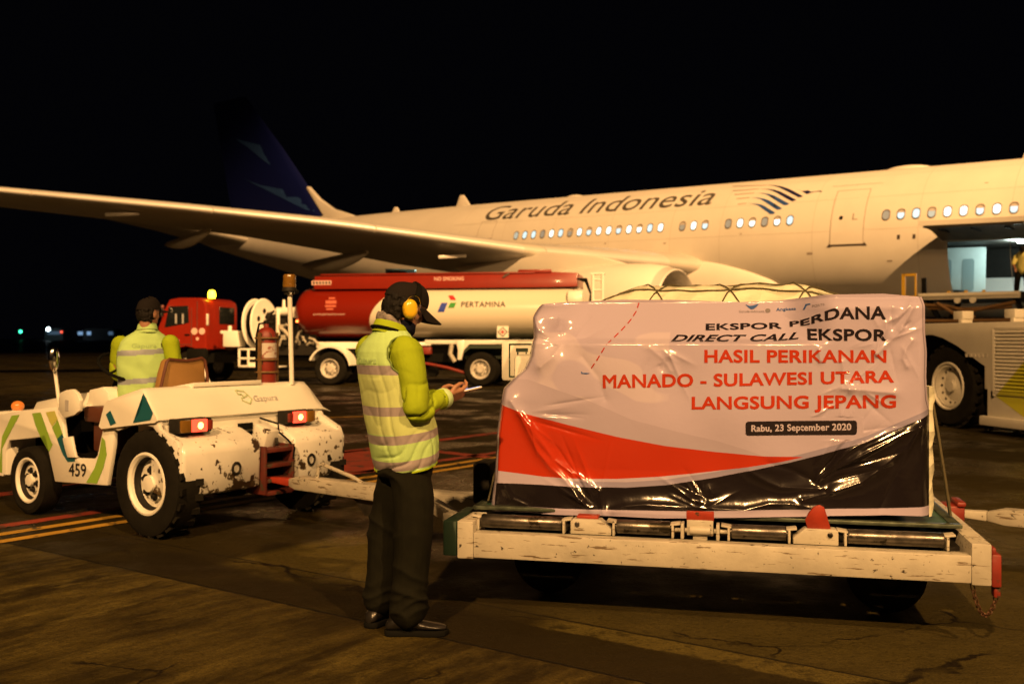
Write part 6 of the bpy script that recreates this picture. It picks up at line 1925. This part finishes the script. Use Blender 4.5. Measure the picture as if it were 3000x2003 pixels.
cap_on(HEAD, man)
g = G(); HEAD.ball(g, (.030, 0, -.080), (.066, .066, .052)); HEAD.ball(g, (.062, 0, -.088), (.038, .040, .036)); g.build("face_mask", mt['mask'], man)
mu = empty("ear_muffs", (0, 0, 0)); mu.parent = man
for s in (-1, 1):
    g = G(); rt = Matrix.Rotation(R(-20), 3, 'Y')
    n = 28; rings = []
    for y_, k_ in ((.0, .86), (.006, 1.0), (.022, 1.0), (.034, .92), (.042, .74), (.045, .45)):
        rings.append([HEAD(.004 + (rt @ V3(.036 * k_ * math.copysign(abs(math.cos(a)) ** .8, math.cos(a)), 0, .047 * k_ * math.copysign(abs(math.sin(a)) ** .8, math.sin(a)))).x, s * (.080 + y_), -.006 + (rt @ V3(.036 * k_ * math.cos(a), 0, .047 * k_ * math.sin(a))).z) for a in [2 * math.pi * j / n for j in range(n)]])
    g.loft(rings); cup = g.build("ear_cup", mt['muff'], mu, angle=60)
    g = G(); rings = []
    for y_, k_ in ((-.012, .9), (0, 1.0), (.004, .9)):
        rings.append([HEAD(.004 + (rt @ V3(.040 * k_ * math.cos(a), 0, .051 * k_ * math.sin(a))).x, s * (.078 + y_), -.006 + (rt @ V3(.040 * k_ * math.cos(a), 0, .051 * k_ * math.sin(a))).z) for a in [2 * math.pi * j / n for j in range(n)]])
    g.loft(rings); g.build("ear_cushion", mt['black'], cup)
    G().tube([HEAD(-.036, s * .108, .012), HEAD(-.026, s * .110, .045), HEAD(-.004, s * .108, .062), HEAD(.020, s * .108, .060), HEAD(.038, s * .110, .040), HEAD(.042, s * .110, .008)], .0028, 8).build("wire_yoke", mt['chrome'], cup)
g = G(); rgs = []
for k in range(25):
    a = math.pi * k / 24
    rgs.append([HEAD(.010 + w_, (.100 + o_) * math.cos(a), .040 + (.098 + o_) * math.sin(a)) for w_, o_ in ((-.010, 0), (.010, 0), (.010, .006), (-.010, .006))])
g.loft(rgs); g.build("head_band", mt['black'], mu)

# the phone in his hands
ph = empty("phone", man.location + V3(.330, .105, 1.158), (0, 0, 0), "slim phone with lit bluish screen held by the standing man", "phone")
pf = V3(.86, .48, .18).normalized(); pn = V3(-.42, .05, .90); pn = (pn - pf * pn.dot(pf)).normalized(); ps = pn.cross(pf)
Mx = Matrix((pf, ps, pn)).transposed().to_euler()
ph.rotation_euler = Mx
g = G(); g.box((-.01, 0, 0), (.150, .074, .009)); g.build("case", M("pale_phone_case", (.62, .58, .52), .3, coat=.3), ph, bev=.003)
g = G(); g.box((-.01, 0, .0052), (.134, .066, .001)); g.build("screen", mt['screen'], ph)

# ---- the driver, seated with his back to us
DL = TLOC + Matrix.Rotation(TR, 3, 'Z') @ Vector((.84, -.555, -.045))
drv = empty("person", DL, (0, 0, 0), "seated tractor driver in lime vest and dark cap seen from behind", "person")
dh = R(118); h2 = V3(math.cos(dh), math.sin(dh), 0); r2 = V3(math.sin(dh), -math.cos(dh), 0)
HE2 = Head((.055, -.02, 1.685), R(62), R(4))
T2 = [(.88, .0, .0, .185, .135), (.96, -.005, 0, .192, .138), (1.05, -.004, 0, .196, .135), (1.16, .0, .0, .204, .130), (1.28, .008, .0, .216, .128), (1.38, .018, 0, .222, .122), (1.45, .024, 0, .205, .110), (1.50, .030, 0, .160, .095), (1.535, .036, 0, .105, .080), (1.555, .040, 0, .080, .070)]
S2R, E2R, W2R = V3(.235, .015, 1.435), V3(.290, .00, 1.18), V3(.40, .20, 1.10)
S2L, E2L, W2L = V3(-.180, -.035, 1.42), V3(-.232, .02, 1.19), V3(-.20, .24, 1.24)
g = G(); head_shapes(g, HE2, V3(.036, -.03, 1.50))
g.loft([ring(V3(x, y, z), r2, h2, a * .88, b * .86) for z, x, y, a, b in T2])
for P_ in ((S2R, E2R, W2R), (S2L, E2L, W2L)): limb(g, P_, [.052, .04, .028])
hand_shapes(g, W2R, V3(.6, .7, -.2), V3(0, 0, -1), 1, .8); hand_shapes(g, W2L, V3(.1, .95, -.1), V3(.3, 0, -1), -1, 1.0)
FWD = Matrix.Rotation(TR, 3, 'Z') @ V3(1, 0, 0); RGT = Matrix.Rotation(TR, 3, 'Z') @ V3(0, -1, 0)
for s in (-1, 1):
    a = RGT * (.10 * s) + V3(0, 0, .93); k = a + FWD * .36 + V3(0, 0, .03); b = k + FWD * .06 - V3(0, 0, .40)
    limb(g, [a, k, b], [.075, .055, .04])
link("body", remesh(g, .008, 1), mt['skin'], drv)
g = G(); g.ball(V3(0, 0, .95), (.19, .19, .11))
for s in (-1, 1):
    a = RGT * (.10 * s) + V3(0, 0, .95); k = a + FWD * .36 + V3(0, 0, .03); b = k + FWD * .06 - V3(0, 0, .38)
    limb(g, [a, k, b], [.10, .085, .07])
link("trousers", remesh(g, .010, 2, lambda p: folds(p, .006, 8)), mt['cloth'], drv)
for s in (-1, 1): shoe(drv, RGT * (.10 * s) + FWD * .38 + V3(0, 0, .505), FWD)
sleeve(S2R, E2R, W2R, drv, (.074, .066, .060, .052, .043), 3); sleeve(S2L, E2L, W2L, drv, (.074, .066, .060, .052, .043), 4)


def vp2(z, ang, off=0.0):
    zs = [t[0] for t in T2]; q = [np.interp(z, zs, [t[i] for t in T2]) for i in range(1, 5)]
    c = V3(q[0], q[1], z); a, b = q[2] + .006 + off, q[3] + .006 + off
    p = c + r2 * (a * math.cos(ang)) + h2 * (b * math.sin(ang)); n = (r2 * (math.cos(ang) / a) + h2 * (math.sin(ang) / b)).normalized()
    d = .010 * math.sin(30 * (z + .55 * q[2] * math.cos(ang)) + 3 * nz(p, 4)) * max(0, .3 + nz(p, 3, 2)) + folds(p, .005, 9, (1, 1, .6), 2)
    return p + n * d


bmv = {k: bmesh.new() for k in ("vest", "tape")}; vm = {k: {} for k in bmv}
NA2, NZ2 = 110, 90
zz2 = [.88 + (1.555 - .88) * i / NZ2 for i in range(NZ2 + 1)]
gr2 = [[vp2(z, 2 * math.pi * j / NA2) for j in range(NA2)] for z in zz2]
for i in range(NZ2):
    for j in range(NA2):
        k2 = (j + 1) % NA2
        z = (zz2[i] + zz2[i + 1]) / 2; ang = 2 * math.pi * (j + .5) / NA2
        quad = (gr2[i][j], gr2[i][k2], gr2[i + 1][k2], gr2[i + 1][j]); cen = sum(quad, Vector()) / 4
        if (cen - S2R).length < .082 or (cen - S2L).length < .082: continue
        t = z - .012 * math.cos(ang)
        key = "tape" if any(abs(t - c) < .022 for c in (1.000, 1.145, 1.375)) else "vest"
        vs = []
        for (a_, b_), q in zip(((i, j), (i, k2), (i + 1, k2), (i + 1, j)), quad):
            if (a_, b_) not in vm[key]: vm[key][(a_, b_)] = bmv[key].verts.new(q)
            vs.append(vm[key][(a_, b_)])
        bmv[key].faces.new(vs).smooth = True
v2 = emit(bmv["vest"], "vest", mt['vest'], drv); emit(bmv["tape"], "reflective_tape", M("cool_reflective_tape", (.24, .28, .33), .5, var=.15, vs=30), v2)
bm = text_bm("Gapura", 0, 0, 1.0)
flat_to(bm, lambda x, y: vp2(1.41 + .032 * y, R(-125) + .95 * x, .004), "back_lettering", mt_mark, v2, step=.1)
g = G(); rgs = []
for z0, r0 in ((1.525, 1.3), (1.55, 1.1), (1.585, 1.0), (1.60, 1.02), (1.585, 1.1), (1.55, 1.22)):
    rgs.append([V3(.040, -.01, z0 - .012 * math.sin(a)) + r2 * (.074 * r0 * math.cos(a)) + h2 * (.074 * r0 * math.sin(a)) for a in [2 * math.pi * k / 30 for k in range(30)]])
g.loft(rgs, cap=False); g.build("collar", mt['vest'], drv, angle=60)
cap_on(HE2, drv, .10, .02)
drv.scale = (.92, .92, .985)

# ---- loader bending in the hold doorway
LW = Vector((15.44, 37.87, 0)) + RZ @ Vector((4.42, -3.55, 0))
lw = empty("person", LW + V3(0, 0, 2.82), (0, 0, 0), "distant worker in yellow vest bending over the raised loader deck by the open hold", "person")
lh = V3(-.35, -.75, 0).normalized(); lr = V3(-lh.y, lh.x, 0)
g = G()
hp, ch = V3(0, 0, .82), lh * .10 + V3(0, 0, 1.24)
HE3 = Head(lh * .22 + V3(0, 0, 1.44), math.atan2(lh.y, lh.x), R(35))
head_shapes(g, HE3, ch + lh * .05 + V3(0, 0, .05)); limb(g, [hp, (hp + ch) / 2, ch], [.13, .13, .13])
for s in (-1, 1):
    limb(g, [hp + lr * (.09 * s), lr * (.14 * s) + lh * .08 + V3(0, 0, .45), lr * (.16 * s) - lh * .05 + V3(0, 0, .06)], [.08, .06, .045])
    w_ = ch + lr * (.20 * s) + lh * .34 - V3(0, 0, .42)
    limb(g, [ch + lr * (.17 * s), ch + lr * (.26 * s) + lh * .12 - V3(0, 0, .24), w_], [.05, .04, .03]); hand_shapes(g, w_, V3(lh.x, lh.y, -.6), V3(-lh.x, -lh.y, -.4), s, .6)
link("body", remesh(g, .012, 1), mt['skin'], lw)
g = G(); limb(g, [hp - V3(0, 0, .02), (hp + ch) / 2, ch + V3(0, 0, .02)], [.165, .165, .165])
for s in (-1, 1): limb(g, [ch + lr * (.17 * s), ch + lr * (.26 * s) + lh * .12 - V3(0, 0, .24)], [.075, .06])
link("vest", remesh(g, .016, 2, lambda p: folds(p, .012, 7)), M("yellow_vest", (.55, .52, .16), .8, var=.1, vs=8), lw)
g = G(); g.ball(hp, (.16, .16, .13))
for s in (-1, 1): limb(g, [hp + lr * (.09 * s), lr * (.14 * s) + lh * .08 + V3(0, 0, .45), lr * (.16 * s) - lh * .05 + V3(0, 0, .10)], [.11, .09, .075])
link("trousers", remesh(g, .016, 2), mt['cloth'], lw)
for s in (-1, 1): shoe(lw, lr * (.16 * s) - lh * .10, lh)
cap_on(HE3, lw, .09, -.1, hair=False)
